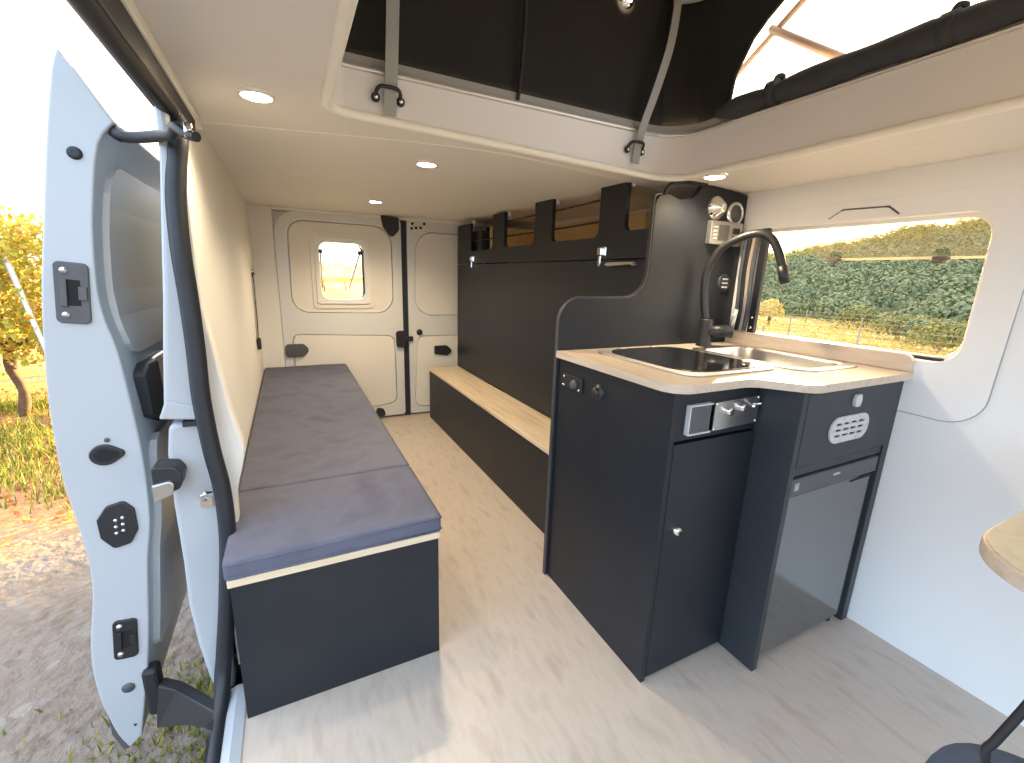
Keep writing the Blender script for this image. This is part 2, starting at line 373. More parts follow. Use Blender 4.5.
# hinged pane, open outward
ph = (1.523, 1.185); pb = (1.800, 1.094)
pane_y0, pane_y1 = .47, 1.02
pl = rpoly([(pane_y0,0,.02),(pane_y1,0,.02),(pane_y1,1,.05),(pane_y0,1,.05)], 6)
mbp = MB(); L1 = math.hypot(pb[0]-ph[0], pb[1]-ph[1])
pp = rpoly([(pane_y0,0,.02),(pane_y1,0,.02),(pane_y1,L1,.05),(pane_y0,L1,.05)], 6)
def pt(a, l, t=0):
    ux, uz = (pb[0]-ph[0])/L1, (pb[1]-ph[1])/L1
    return (ph[0]+ux*l - uz*t*-1, a, ph[1]+uz*l + ux*t)
n = len(pp); mbp.add([pt(a,l,0) for a,l in pp]+[pt(a,l,.005) for a,l in pp], [tuple(range(n)), tuple(reversed(range(n,2*n)))]+[(i,(i+1)%n,n+(i+1)%n,n+i) for i in range(n)])
mbp.build('pane', 'acrylic', win)
MB().tube([pt(pane_y0+.03,L1,.0025), pt(pane_y1-.03,L1,.0025)], .004, 6).build('pane_edge', 'blind', win)
for a in (.96, .66, .50):
    h = MB(); q = Vector(pt(a, L1-.018, -.002))
    h.box(q.x-.012,q.x+.012,q.y-.018,q.y+.018,q.z-.010,q.z+.002); h.cyl(q+Vector((-.006,-.012,-.012)), q+Vector((-.006,.018,-.012)), .008, 10)
    h.build('pane_latch', 'plastic', win, bevel=.003)
# dark side frame at the rear edge of the window, with gathered blind
c = thing('side_curtain', 'narrow grey and cream curtain folds gathered at the rear edge of the side window', 'curtain', (1.47,1.05,.83))
for a, b, m_, nm, t in ((1.098,1.066,'hazeblue','fold',.010),(1.066,1.050,'greyplastic','fold_shadow_gap',.004),(1.050,1.030,'blind','fold',.010)):
    pass
for a, m_ in ((1.088,'hazeblue'),(1.073,'plastic'),(1.058,'blind'),(1.045,'hazeblue')):
    MB().tube(spline([(1.462,a,.835),(1.463,a-.003,.92),(1.462,a+.002,1.05),(1.463,a-.004,1.175)],6), .0075, 10).build('fold', m_, c)
fb = thing('window_side_post', 'dark brown slide rail upright between the curtain folds and the side window opening', 'window rail', (1.47,1.02,.825))
MB().prism(rrect(1.462,1.008,1.480,1.034,.004), 'z', .825, 1.185).build('post', 'plastic', fb, bevel=.002)
for z in (.85,.885): MB().lathe([(.0,.004),(.005,.003),(.005,0)], (1.4615,1.02,z), (-1,0,0), 12).build('screw', 'chrome', fb)

# left wall: lining behind the sliding door opening
SEALP = [(-.161,1.236),(-.169,1.183),(-.177,1.12),(-.180,1.03),(-.178,.935),(-.178,.834),(-.180,.727),(-.174,.613),(-.165,.517),(-.167,.393),(-.184,.239),(-.203,.105),(-.217,.02)]
struct(MB().prism([(1.14,.0),(BY,.0),(BY,1.352),(1.14,1.352)], 'x', LX-.02, LX).build('wall_left', 'lining'))
PIL = [(-.186,.15),(-.16,.30),(-.149,.40),(-.145,.479),(-.128,.545),(-.120,.59),(-.128,.64),(-.138,.70),(-.153,.827),(-.164,.93),(-.162,1.128),(-.160,1.20),(-.160,1.235),(-.20,1.235),(-.20,.15)]
struct(MB().prism([(v.x,v.y) for v in spline([(p[0],p[1],0) for p in PIL[:13]],4)]+PIL[13:], 'y', 1.122, 1.165).build('trim_8', 'lining', bevel=.006, seg=3), 'cream pillar trim behind the door seal')
# header above the sliding door opening
struct(MB().prism([(-.20,1.286),(-.168,1.292),(-.164,1.335),(-.20,1.36)], 'y', FY, 1.36).build('trim_9', 'rubber', bevel=.003), 'dark header above the door opening')
struct(MB().prism([(-.172,1.330),(-.160,1.330),(-.158,1.349),(-.172,1.352)], 'y', FY, JY).build('trim_10', 'lip', bevel=.002), 'cream edge strip along the ceiling')
# rubber door seal: double bulb
path = [(x*(1+max(0,z-1.05)*.11), 1.083+max(0,z-1.05)*.14, z) for x,z in SEALP[::-1]][1:]
path = [(-.214,FY,-.012),(-.214,.2,-.012),(-.214,.6,-.012),(-.214,.92,-.012),(-.215,1.02,-.006),(-.213,1.07,.035)] + path + [(-.166,1.135,1.268),(-.177,1.12,1.290),(-.183,1.02,1.297),(-.186,.86,1.298),(-.187,.6,1.298),(-.187,.2,1.298),(-.187,FY,1.298)]
sp = spline(path, 5)
struct(MB().tube(sp, .0165, 12).build('trim_11', 'rubber'), 'black rubber door seal')
sp2 = []
for i_, p in enumerate(sp):
    t_ = (sp[min(i_+1,len(sp)-1)]-sp[max(i_-1,0)]).normalized()
    k_ = max(0, min(1, abs(t_.z)*1.3))
    sp2.append(p + Vector((-.009*k_, .008*k_, -.004*(1-k_))))
struct(MB().tube(sp2, .0105, 10).build('trim_12', 'rubber'), 'outer lip of the door seal')
# body flank outside the lining (painted pillar and rear quarter)
OUTB = [(-.196,1.30),(-.197,1.218),(-.217,1.03),(-.227,.931),(-.240,.827),(-.252,.719),(-.260,.652),(-.264,.485),(-.264,.329),(-.268,.223),(-.262,.108),(-.250,0.),(-.245,-.06)]
up_ = [p for p in OUTB if p[1] > .66] + [(-.256,.70)]
jam = [(-.186,1.30),(-.186,.70)]
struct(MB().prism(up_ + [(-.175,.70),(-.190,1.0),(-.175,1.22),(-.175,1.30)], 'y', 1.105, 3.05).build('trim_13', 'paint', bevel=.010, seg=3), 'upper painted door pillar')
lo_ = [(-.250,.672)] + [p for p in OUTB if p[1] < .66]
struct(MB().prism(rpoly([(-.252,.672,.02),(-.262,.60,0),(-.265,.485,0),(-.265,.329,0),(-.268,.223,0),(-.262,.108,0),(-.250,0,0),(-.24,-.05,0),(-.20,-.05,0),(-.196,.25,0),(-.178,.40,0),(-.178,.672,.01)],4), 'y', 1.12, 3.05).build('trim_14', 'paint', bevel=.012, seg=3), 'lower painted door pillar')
struct(MB().prism([(-.262,.688),(-.246,.728),(-.20,.712),(-.178,.700),(-.178,.676),(-.20,.680)], 'y', 1.10, 3.05).build('trim_15', 'paint', bevel=.004), 'painted guide rail step of the pillar')
struct(MB().box(-.235,-.18,1.108,1.16,.715,.728).box(-.225,-.17,1.108,1.16,.664,.676).build('trim_16', 'rubber'), 'black gaps at the pillar rail')
MBs = MB().prism(rrect(-.215,.468,-.192,.492,.004), 'y', 1.112, 1.121); MBs.tube(spline([(-.205,1.115,.486),(-.207,1.092,.502),(-.199,1.086,.514),(-.190,1.10,.510)],5), .005, 8)
tag(MBs.build('door_striker', 'chrome', bevel=.001), 'small metal door striker on the white pillar beside the black seal', 'striker')
struct(MB().prism([(-.275,.02),(-.245,.0),(-.215,-.12),(-.20,-.30),(-.18,-.45),(-.14,-.45),(-.14,.02)], 'y', 1.16, 1.9).build('trim_17', 'plastic', bevel=.01), 'black wheel arch liner under the pillar')
struct(MB().prism([(-.245,-.06),(-.205,-.03),(-.16,-.03),(-.16,-.22),(-.20,-.24)], 'y', FY, 1.10).build('trim_18', 'plastic', bevel=.006), 'dark rocker below the sill')

# underbody and tail, which shade the ground
struct(MB().box(-.245, RX+.06, -.55, BY+.04, -.40, -.05).build('trim_21', 'plastic'), 'dark underbody of the van')
struct(MB().prism(rrect(-.25,BY+.05,RX+.07,BY+.19,.04), 'z', -.40, .02).build('trim_22', 'plastic', bevel=.02), 'rear bumper')
struct(MB().prism([(1.53,-.05),(1.60,.10),(1.61,.55),(1.56,.79),(1.52,.79),(1.52,-.05)], 'y', FY, BY+.06).build('trim_23', 'paint', bevel=.01), 'outer flank below the side window')
# rear wall, doors
struct(MB().prism([(LX-.02,0),(-.052,0),(-.052,1.36),(LX-.02,1.36)], 'y', BY-.02, BY+.03).build('wall_rear', 'lining', bevel=.004))
struct(MB().prism([(-.06,1.335),(RX+.03,1.335),(RX+.03,1.40),(-.06,1.40)], 'y', BY-.03, BY+.03).build('trim_19', 'lining', bevel=.004), 'rear header above the back doors')
struct(MB().prism([(.69,.0),(.725,.0),(.725,1.345),(.69,1.345)], 'y', BY-.012, BY+.03).prism([(1.30,0),(RX+.03,0),(RX+.03,1.36),(1.30,1.36)], 'y', BY-.01, BY+.03).build('trim_20', 'rubber'), 'black rubber gap between the back doors')
WX0, WX1, WZ0, WZ1 = .185, .452, .822, 1.172
def rdoor(name, x0, x1, upper, lower, hole, label):
    outer = rpoly([(x0,.015,.02),(x1,.015,.02),(x1,1.34,.03 if x0 < 0 else .02),(x0,1.34,.13 if x0 < 0 else .02)], 8)
    d = MB().prism(outer, 'y', BY-.022, BY+.03, [upper, lower] if True else []).build(name, 'doorpaint', bevel=.010, seg=3)
    struct(d, label); d['_w'] = (0,0,0)
    MB().prism([(x0-.012,-.03),(x1+.008,-.03),(x1+.008,1.39),(x0-.012,1.39)], 'y', BY+.028, BY+.034, [rrect(WX0-.015,WZ0-.015,WX1+.015,WZ1+.015,.05)] if hole else []).build('outer_skin', 'doorpaint', d)
    return d
U1 = rpoly([(.012,.742,.10),(.628,.732,.11),(.628,1.288,.12),(.020,1.288,.09)], 8)
L1_ = rpoly([(.0,.03,.03),(.58,.10,.10),(.635,.12,.06),(.628,.585,.05),(.0,.610,.04)], 6)
d1 = rdoor('door_1', -.050, .688, U1, L1_, True, 'left back door with small window')
WH = rrect(WX0,WZ0,WX1,WZ1,.05)
def shrink(poly, k):
    cx = sum(p[0] for p in poly)/len(poly); cy = sum(p[1] for p in poly)/len(poly)
    out = []
    for p in poly:
        v = Vector((p[0]-cx, p[1]-cy)); L = v.length; v *= (L-k)/L; out.append((cx+v.x, cy+v.y))
    return out
MB().prism(shrink(U1,.004), 'y', BY-.010, BY+.02, [rrect(WX0-.02,WZ0-.02,WX1+.02,WZ1+.02,.05)]).build('upper_panel', 'doorpanel', d1, bevel=.004)
MB().prism(shrink(L1_,.004), 'y', BY-.018, BY+.02).build('lower_panel', 'doorpanel', d1, bevel=.006)
wf = MB().prism(rrect(WX0-.05,WZ0-.055,WX1+.055,WZ1+.055,.03), 'y', BY-.020, BY-.004, [rrect(WX0-.021,WZ0-.021,WX1+.021,WZ1+.021,.02)]).build('window_surround', 'doorpanel', d1, bevel=.006, seg=3)
w2 = struct(MB().prism(rrect(WX0-.025,WZ0-.025,WX1+.025,WZ1+.025,.02), 'y', BY-.030, BY+.035, [WH]).build('window_2', 'wall', bevel=.005, seg=3), 'small hinged window in the left back door'); w2['_w'] = (0,0,0)
MB().prism(rrect(WX0-.01,WZ0-.01,WX1+.01,WZ1+.01,.05), 'y', BY+.022, BY+.026).build('pane', 'glass', w2)
MB().prism(rpoly([(WX1-.022,WZ0+.002,.0),(WX1-.002,WZ0+.045,.01),(WX1-.002,WZ1-.04,.01),(WX1-.03,WZ1-.004,.0),(WX1-.012,WZ1-.05,.02),(WX1-.012,WZ0+.05,.02)],4), 'y', BY+.010, BY+.021).build('dark_seal', 'plastic', w2)
for xa, xb in ((WX0+.010,WX0+.022),(WX1-.022,WX1-.075)):
    MB().tube([(xa,BY+.012,1.115),(xb,BY+.21,.885)], .005, 8).build('stay', 'blind', w2)
    MB().box(xa-.012,xa+.012,BY+.004,BY+.02,1.105,1.128).build('stay_bracket', 'plastic', w2, bevel=.002)
pu = MB().prism(rpoly([(-.045,.468,.02),(.05,.468,.03),(.098,.505,.03),(.062,.548,.03),(-.045,.548,.02)],6), 'y', BY-.040, BY-.012).build('pull_handle', 'greyplastic', d1, bevel=.008, seg=3)
MB().prism(rpoly([(.56,1.352,.0),(.672,1.345,.0),(.672,1.27,.02),(.625,1.215,.02),(.575,1.28,.02)],4), 'y', BY-.05, BY-.015).build('corner_cap', 'plastic', d1, bevel=.004)
MB().prism(rrect(.635,.50,.70,.615,.02), 'y', BY-.045, BY-.018).box(.70,.752,BY-.04,BY-.03,.54,.575).build('lock', 'plastic', d1, bevel=.004)
MB().prism(rpoly([(.475,.02,.02),(.555,.016,.02),(.535,.07,.015),(.49,.085,.015)],5), 'y', BY-.034, BY-.012).build('vent_cover', 'plastic', d1, bevel=.004)
U2 = rpoly([(.768,.715,.12),(1.26,.715,.10),(1.26,1.272,.10),(.785,1.272,.12)], 8)
L2 = rpoly([(.758,.055,.06),(1.26,.055,.05),(1.26,.575,.05),(.785,.575,.05)], 6)
d2 = rdoor('door_2', .727, 1.298, U2, L2, False, 'right back door')
MB().prism(shrink(U2,.004), 'y', BY-.010, BY+.02).build('upper_panel', 'doorpanel', d2, bevel=.004)
MB().prism(shrink(L2,.004), 'y', BY-.018, BY+.02).build('lower_panel', 'doorpanel', d2, bevel=.006)
MB().prism(rpoly([(.905,.44,.01),(1.0,.425,.02),(1.045,.455,.02),(1.0,.50,.03),(.905,.50,.01)],5), 'y', BY-.034, BY-.012).build('release_handle', 'plastic', d2, bevel=.006)
MB().lathe([(0,.016),(.018,.014),(.022,.0)], (.80,BY-.02,.60), (0,-1,0), 18).build('lock_button', 'plastic', d2)
for a, b in ((.765,1.318),(.845,1.322),(.76,1.288),(.79,1.293),(.82,1.296)): MB().lathe([(0,.003),(.009,.002),(.009,0)], (a,BY-.0215,b), (0,-1,0), 12).build('fixing', 'hole', d2)

# seat belt on the left wall
sb = thing('seat_belt', 'black seat belt strap with chrome anchor hanging on the left wall', 'seat belt', (-.165,2.78,.60))
MB().band(spline([(-.163,2.80,.965),(-.1635,2.78,.85),(-.163,2.74,.72),(-.162,2.66,.615)],5), (0,1,.1), .045, .003).build('webbing', 'belt', sb)
MB().lathe([(0,.016),(.018,.013),(.022,.0)], (-.17,2.805,.975), (1,0,0), 18).build('anchor', 'chrome', sb)
MB().box(-.169,-.150,2.625,2.69,.585,.64).build('buckle_stop', 'plastic', sb, bevel=.004)

# ------------------------------------------------------------------ sliding door
DY0, DY1 = 1.2, 2.25
DOUT = [(-.343,1.385),(-.359,1.341),(-.388,1.204),(-.418,1.041),(-.438,.926),(-.457,.766),(-.464,.659),(-.466,.546),(-.459,.449),(-.454,.347),(-.457,.269),(-.470,.192),(-.483,.114),(-.488,.044),(-.486,-.031),(-.482,-.07),(-.469,-.15),(-.452,-.201)]
DIN = [(-.278,1.268),(-.309,1.224),(-.331,1.121),(-.342,1.045),(-.350,.947),(-.347,.886),(-.336,.822),(-.330,.733),(-.326,.641),(-.325,.544),(-.332,.418),(-.349,.316),(-.368,.154),(-.384,.042),(-.399,-.043),(-.424,-.174)]
sd = thing('sliding_door', 'white sliding side door standing open along the flank of the van', 'sliding door', (-.40,1.7,-.2))
dout = [(v.x, v.y) for v in spline([(a,b,0) for a,b in DOUT], 3)]
din = [(v.x, v.y) for v in spline([(a,b,0) for a,b in DIN], 3)]
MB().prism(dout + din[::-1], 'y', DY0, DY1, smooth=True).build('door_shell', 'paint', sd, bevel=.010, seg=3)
def dinx(z):
    for (a,b),(c_,d_) in zip(DIN, DIN[1:]):
        if d_ <= z <= b: return lerp(a, c_, (b-z)/(b-d_))
    return DIN[-1][0]
def dpanel(y0, y1, z0, z1, t, r):
    out = rrect(y0, z0, y1, z1, r, 6); N = 14; loops = []
    mb = MB()
    zs = [lerp(z0,z1,k/N) for k in range(N+1)]
    def yr(z):
        e0, e1 = y0, y1
        d = min(z-z0, z1-z)
        if d < r: o_ = r - math.sqrt(max(0, r*r-(r-d)**2)); return e0+o_, e1-o_
        return e0, e1
    zs = sorted(set([z0, z0+r*.15, z0+r*.5, z1-r*.15, z1-r*.5, z1] + zs))
    for off in (0,):
        A = [(dinx(z)+t, yr(z)[0], z) for z in zs]; B = [(dinx(z)+t, yr(z)[1], z) for z in zs]
        A0 = [(dinx(z)-.01, yr(z)[0]-t*.6, z) for z in zs]; B0 = [(dinx(z)-.01, yr(z)[1]+t*.6, z) for z in zs]
        mb.loft([A0, A, B, B0], closed=False, smooth=False)
    return mb
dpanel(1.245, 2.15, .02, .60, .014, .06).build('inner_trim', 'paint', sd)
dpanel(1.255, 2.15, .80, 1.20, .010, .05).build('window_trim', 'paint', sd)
MB().prism([(-.482,-.085),(-.466,-.150),(-.450,-.203),(-.466,-.208),(-.482,-.15)], 'y', 1.205, 2.2).build('rocker_strip', 'greyplastic', sd, bevel=.003)
EY = DY0 - .001
def striker(cx, cz_, w_, h, tilt, nm, m_='greyplastic'):
    ca, sa = math.cos(tilt), math.sin(tilt)
    R = lambda pts: [(cx+a*ca-b*sa, cz_+a*sa+b*ca) for a, b in pts]
    p = MB().prism(R(rrect(-w_/2,-h/2,w_/2,h/2,.010)), 'y', EY-.004, EY+.004).build(nm, m_, sd, bevel=.002)
    MB().prism(R([(-w_*.22,-h*.2),(w_*.25,-h*.2),(w_*.25,h*.22),(-w_*.22,h*.22)]), 'y', EY-.0048, EY+.003).build('slot', 'hole', p)
    MB().prism(R([(-w_*.32,-h*.22),(-w_*.12,-h*.22),(-w_*.12,h*.22),(-w_*.32,h*.22)]), 'y', EY-.009, EY+.002).prism(R([(w_*.2,-h*.1),(w_*.45,-h*.1),(w_*.45,h*.12),(w_*.2,h*.12)]), 'y', EY-.008, EY+.002).build('claw', m_, p, bevel=.001)
    for s_ in (-1, 1):
        q = R([(-w_*.2, s_*h*.36)])[0]
        MB().lathe([(0,.004),(.006,.003),(.007,0)], (q[0],EY-.004,q[1]), (0,-1,0), 12).build('screw', 'steel', p)
striker(-.3885,.940,.053,.122,-.10,'latch_plate')
striker(-.4165,.120,.046,.106,-.10,'lower_latch_plate','plastic')
te = rpoly([(-.424,.590,.026),(-.392,.560,.026),(-.346,.592,.010),(-.392,.624,.026)],6)
t_ = MB().prism(te, 'y', EY-.004, EY+.004).build('pull_recess', 'plastic', sd, bevel=.003)
MB().prism(shrink(te,.009), 'y', EY-.0046, EY+.003).build('recess_hole', 'hole', t_)
cp = MB().prism(rpoly([(-.423,.395,.008),(-.403,.364,.01),(-.372,.370,.012),(-.355,.402,.008),(-.355,.455,.01),(-.372,.478,.01),(-.404,.470,.012),(-.424,.440,.008)],4), 'y', EY-.005, EY+.004).build('contact_plate', 'plastic', sd, bevel=.003)
for i in range(2):
    for k in range(3):
        MB().lathe([(0,.006),(.0035,.005),(.0038,0)], (-.390+i*.013-k*.0012,EY-.005,.436-k*.016+i*.004), (0,-1,0), 10).build('contact_pin', 'chrome', cp)
MB().lathe([(0,.003),(.006,.004),(.011,.003),(.012,0)], (-.346,EY,1.204), (0,-1,0), 18).build('buffer_screw', 'rubber', sd)
MB().lathe([(0,.002),(.013,.0015),(.0135,0)], (-.4305,EY,-.020), (0,-1,0), 16).build('grommet', 'greyplastic', sd)
MB().lathe([(0,.002),(.005,.0015),(.005,0)], (-.380,EY,.625), (0,-1,0), 12).build('small_plug', 'greyplastic', sd)
MB().lathe([(0,.001),(.003,.001),(.003,0)], (-.432,EY,-.135), (0,-1,0), 8).build('drain_hole', 'hole', sd)
# upper roller arm
ua = MB().tube(spline([(-.285,1.22,1.257),(-.272,1.205,1.247),(-.25,1.18,1.241),(-.19,1.08,1.229),(-.16,1.02,1.222),(-.148,.985,1.226),(-.130,.96,1.212),(-.115,.945,1.207)],5), [.013]*6+[.0105]*10+[.009]*14+[.008]*6, 10).build('upper_arm', 'plastic', sd)
MB().cyl((-.128,.955,1.205),(-.127,.955,1.228), .006, 14).build('roller', 'steel', ua)
# lower arm
AF = [(-.372,1.185,-.028),(-.330,1.150,-.030),(-.222,1.005,.002),(-.214,.985,-.030),(-.30,1.09,-.085),(-.388,1.180,-.150)]
la = MB().loft([AF, [(a+.012,b+.022,c_+.004) for a,b,c_ in AF]], cap=True, smooth=False).build('lower_arm', 'plastic', sd, bevel=.004)
MB().prism(rrect(-.400,-.115,-.366,.020,.012), 'y', 1.185, 1.225).build('arm_bracket', 'plastic', la, bevel=.008)
MB().cyl((-.225,.985,-.055),(-.225,.985,.0), .014, 14).build('roller', 'rubber', la)
# catch and bumper on the inner face
MB().prism([(1.25,.758),(1.30,.775),(1.37,.772),(1.385,.64),(1.36,.612),(1.26,.652)], 'x', -.338, -.306).build('bumper', 'rubber', sd, bevel=.008)
MB().box(-.335,-.312,1.375,1.49,.685,.775).build('hinge_block', 'steel', sd, bevel=.008)
ck = thing('door_catch', 'small black door catch with grey plate on the white pillar by the sliding door', 'door catch', (-.258,1.10,.52))
MB().prism(rpoly([(-.284,.528,.004),(-.238,.538,.012),(-.230,.570,.012),(-.240,.590,.012),(-.282,.596,.008)],5), 'y', 1.072, 1.125).build('block', 'plastic', ck, bevel=.005)
MB().prism(rpoly([(-.283,.518,.003),(-.250,.532,.010),(-.242,.566,.010),(-.283,.558,.003)],5), 'y', 1.063, 1.074).build('plate', 'nickel', ck, bevel=.003)

# ------------------------------------------------------------------ bench on the left
bench = thing('storage_bench', 'low black storage bench with a plywood lid along the left wall', 'bench', (.07,2.0,0))
MB().box(-.158,.294,.966,.984,.0005,.347).build('end_panel', 'black', bench, bevel=.001)
MB().box(.276,.294,.985,3.02,.0005,.347).build('side_panel', 'black', bench, bevel=.001)
MB().box(-.162,.298,.962,3.02,.347,.365).build('lid', 'ply', bench, bevel=.002)
def cushion(name, x0, x1, y0, y1, z0, z1, label):
    bm = bmesh.new(); bmesh.ops.create_cube(bm, size=1)
    for v in bm.verts: v.co = Vector((lerp(x0,x1,v.co.x+.5), lerp(y0,y1,v.co.y+.5), lerp(z0,z1,v.co.z+.5)))
    bmesh.ops.bevel(bm, geom=bm.edges[:], offset=.010, segments=3, profile=.6, affect='EDGES')
    bmesh.ops.subdivide_edges(bm, edges=[e_ for e_ in bm.edges if e_.calc_length() > .2], cuts=14, use_grid_fill=True)
    for v in bm.verts:
        p = v.co; u_ = (p.x-x0)/(x1-x0); w_ = (p.y-y0)/(y1-y0)
        if p.z > z1-.004: p.z += .004*math.sin(PI*max(0,min(1,u_)))**.5*math.sin(PI*max(0,min(1,w_)))**.3 + .0018*noise.noise(p*9)
    me = bpy.data.meshes.new(name)
    for f in bm.faces: f.smooth = True
    bm.to_mesh(me); bm.free(); me.materials.append(M['cushion'])
    o = bpy.data.objects.new(name, me); COL.objects.link(o); tag(o, label, 'cushion', 'cushions on the storage bench'); o['_w'] = (0,0,0)
    e_ = .004
    for zz in (z1-.006, z0+.008):
        MB().tube([(x0+e_,y0-.0005,zz),(x1-e_,y0-.0005,zz)], .0022, 6).tube([(x1+.0005,y0+e_,zz),(x1+.0005,y1-e_,zz)], .0022, 6).build('piping', 'cushion', o)
    return o
cushion('bench_cushion', -.166, .300, .958, 1.291, .3655, .411, 'short blue-grey cushion on the front end of the storage bench')
cushion('bench_cushion', -.166, .300, 1.296, 3.018, .3655, .411, 'long grey cushion on the rear of the storage bench up to the back door')

# ------------------------------------------------------------------ step bench and tall bunk wall on the right
st = thing('low_step_box', 'low black box with a pale oak top running to the back door', 'step box', (.95,2.1,0))
MB().box(.842,.860,1.136,2.945,.0005,.342).build('front_panel', 'black', st, bevel=.001)
MB().box(.860,1.04,2.927,2.945,.0005,.342).build('end_panel', 'black', st, bevel=.001)
MB().box(.838,1.048,1.136,2.948,.342,.362).build('top_board', 'plank', st, bevel=.003)
bw = thing('tall_bunk_wall', 'tall matt black panel wall with slotted top standing on the oak step', 'panel wall', (1.06,2.0,.36))
PX0, PX1 = 1.05, 1.068
MB().box(PX0,PX1,1.136,2.948,.363,1.068).build('lower_board', 'black', bw, bevel=.0015)
top = [(2.948,1.072),(2.948,1.316,0),(2.70,1.322),(2.70,1.152),(2.40,1.152)]
def rr3(p): return [(a,b,r_) for a,b,r_ in p]
TOP = rr3([(1.136,1.072,0),(1.136,1.164,0),(1.255,1.164,.025),(1.255,1.338,.004),(1.400,1.340,.004),(1.400,1.152,.03),(1.735,1.152,.03),(1.735,1.335,.004),(1.890,1.340,.004),(1.890,1.150,.03),(2.215,1.150,.03),(2.215,1.330,.004),(2.368,1.330,.004),(2.368,1.148,.03),(2.712,1.148,.03),(2.712,1.315,.004),(2.948,1.315,.01),(2.948,1.072,0)])
MB().prism(rpoly(TOP,5), 'x', PX0, PX1).build('slotted_rail', 'black', bw, bevel=.0015)
for y_ in (1.353, 2.648):
    l_ = MB().box(PX0-.010,PX0,y_-.018,y_+.018,1.082,1.116).box(PX0-.022,PX0-.008,y_-.004,y_+.018,1.085,1.112).box(PX0-.016,PX0,y_+.004,y_+.018,1.045,1.085).build('latch', 'chrome', bw, bevel=.003)
MB().prism(rpoly([(1.155,1.060,.008),(1.175,1.052,.006),(1.30,1.046,.006),(1.32,1.052,.0),(1.30,1.060,.006)],4), 'x', PX0-.024, PX0-.012).box(PX0-.014,PX0,1.17,1.19,1.048,1.058).build('handle', 'steel', bw, bevel=.003)
for z0, z1 in ((1.285,1.285),(1.208,1.208)):
    MB().tube(spline([(PX1+.006,1.42,z0+.003),(PX1+.006,1.8,z0),(PX1+.006,2.3,z0+.002),(PX1+.006,2.70,z0)],6), .004, 8).build('elastic_cord', 'belt', bw)
for y_ in (1.27,1.75,2.23,2.73): MB().box(PX1,PX1+.02,y_-.012,y_+.012,1.31,1.335).build('fixing_block', 'wall', bw, bevel=.003)
oc = thing('overhead_locker', 'open overhead locker of honey coloured wood behind the slotted black rail', 'locker', (1.3,1.9,1.14))
MB().box(1.455,1.470,1.60,2.95,1.14,1.30).build('back_board', 'panelwood', oc, bevel=.001)
MB().box(1.075,1.470,1.39,2.95,1.126,1.14).build('bottom_board', 'panelwood', oc, bevel=.001)
MB().box(1.14,1.452,2.60,2.612,1.141,1.295).build('divider', 'panelwood', oc, bevel=.001)
bag = thing('black_box', 'black box inside the rearmost slot of the overhead locker', 'box', (1.22,2.80,1.141))
MB().prism(rrect(1.085,2.66,1.40,2.94,.03), 'z', 1.1415, 1.275).build('body', 'plastic', bag, bevel=.01)
MB().box(1.079,1.087,2.74,2.86,1.21,1.225).build('grip', 'greyplastic', bag, bevel=.003)

# end panel with S-shaped outline
ep = thing('shaped_end_panel', 'tall black end panel with an S curved edge behind the worktop', 'end panel', (1.1,1.126,0))
EP = rpoly([(.721,0.0005,0),(.722,.943,.075),(1.052,.946,.085),(1.052,1.262,.035),(1.11,1.270,.02),(1.155,1.258,.05),(1.225,1.272,.05),(1.248,1.314,.02),(1.30,1.316,0),(1.478,1.303,0),(1.478,.0005,0)], 10)
MB().prism(EP, 'y', 1.117, 1.135, smooth=False).build('board', 'black', ep, bevel=.0022)
MB().prism(rpoly([(.7205,.0005,0),(.7215,.9435,.076),(1.0515,.9465,.085),(1.0515,1.2625,.035),(1.08,1.267,0),(1.08,1.270,0),(1.048,1.266,.037),(1.048,.9495,.082),(.718,.9465,.079),(.717,.0005,0)], 10), 'y', 1.119, 1.133).build('edge_band', 'blackedge', ep)
MB().tube(spline([(1.090,1.122,1.266),(1.099,1.122,1.288),(1.120,1.122,1.303),(1.160,1.120,1.311),(1.205,1.115,1.313),(1.26,1.112,1.313)],6), .0065, 8).build('cable', 'belt', ep)
# round fittings and control panel on the end panel
FYP = 1.117
rl = MB().lathe([(0,.034),(.014,.033),(.020,.028),(.030,.016),(.038,.010),(.040,.0)], (1.322,FYP,1.247), (0,-1,0), 28).build('reading_spot', 'chrome', ep)
MB().lathe([(0,.002),(.010,.001),(.012,-.004)], (1.322,FYP-.034,1.247), (-.1,-1,-.1), 18).build('bulb_face', 'ventgrey', rl)
MB().cyl((1.288,FYP-.012,1.252),(1.272,FYP-.016,1.258), .006, 10).build('switch', 'chrome', rl)
sp_ = MB().lathe([(.028,.006),(.033,.012),(.040,.008),(.041,.0)], (1.418,FYP,1.236), (0,-1,0), 28).build('round_socket', 'chrome', ep)
MB().lathe([(0,.008),(.029,.008),(.029,0)], (1.418,FYP,1.236), (0,-1,0), 24).build('socket_face', 'greyplastic', sp_)
cpn = MB().box(1.290,1.446,FYP-.022,FYP,1.128,1.205).build('control_unit', 'nickel', ep, bevel=.003)
MB().box(1.325,1.375,FYP-.0235,FYP-.02,1.142,1.192).build('display', 'greyplastic', cpn)
for z_ in (1.150,1.176): MB().box(1.395,1.430,FYP-.025,FYP-.02,z_-.008,z_+.010).build('rocker', 'plastic', cpn, bevel=.002)
for k in range(4): MB().box(1.303,1.318,FYP-.0245,FYP-.02,1.145+k*.012,1.150+k*.012).build('button', 'ventgrey', cpn)
ds = MB().lathe([(0,.005),(.026,.006),(.031,.003),(.032,0)], (1.412,FYP,1.000), (0,-1,0), 24).build('wall_socket', 'anth', ep)
for z_ in (1.014,1.0,.986): MB().box(1.398,1.426,FYP-.0075,FYP-.005,z_-.003,z_+.003).build('contact', 'ventgrey', ds)

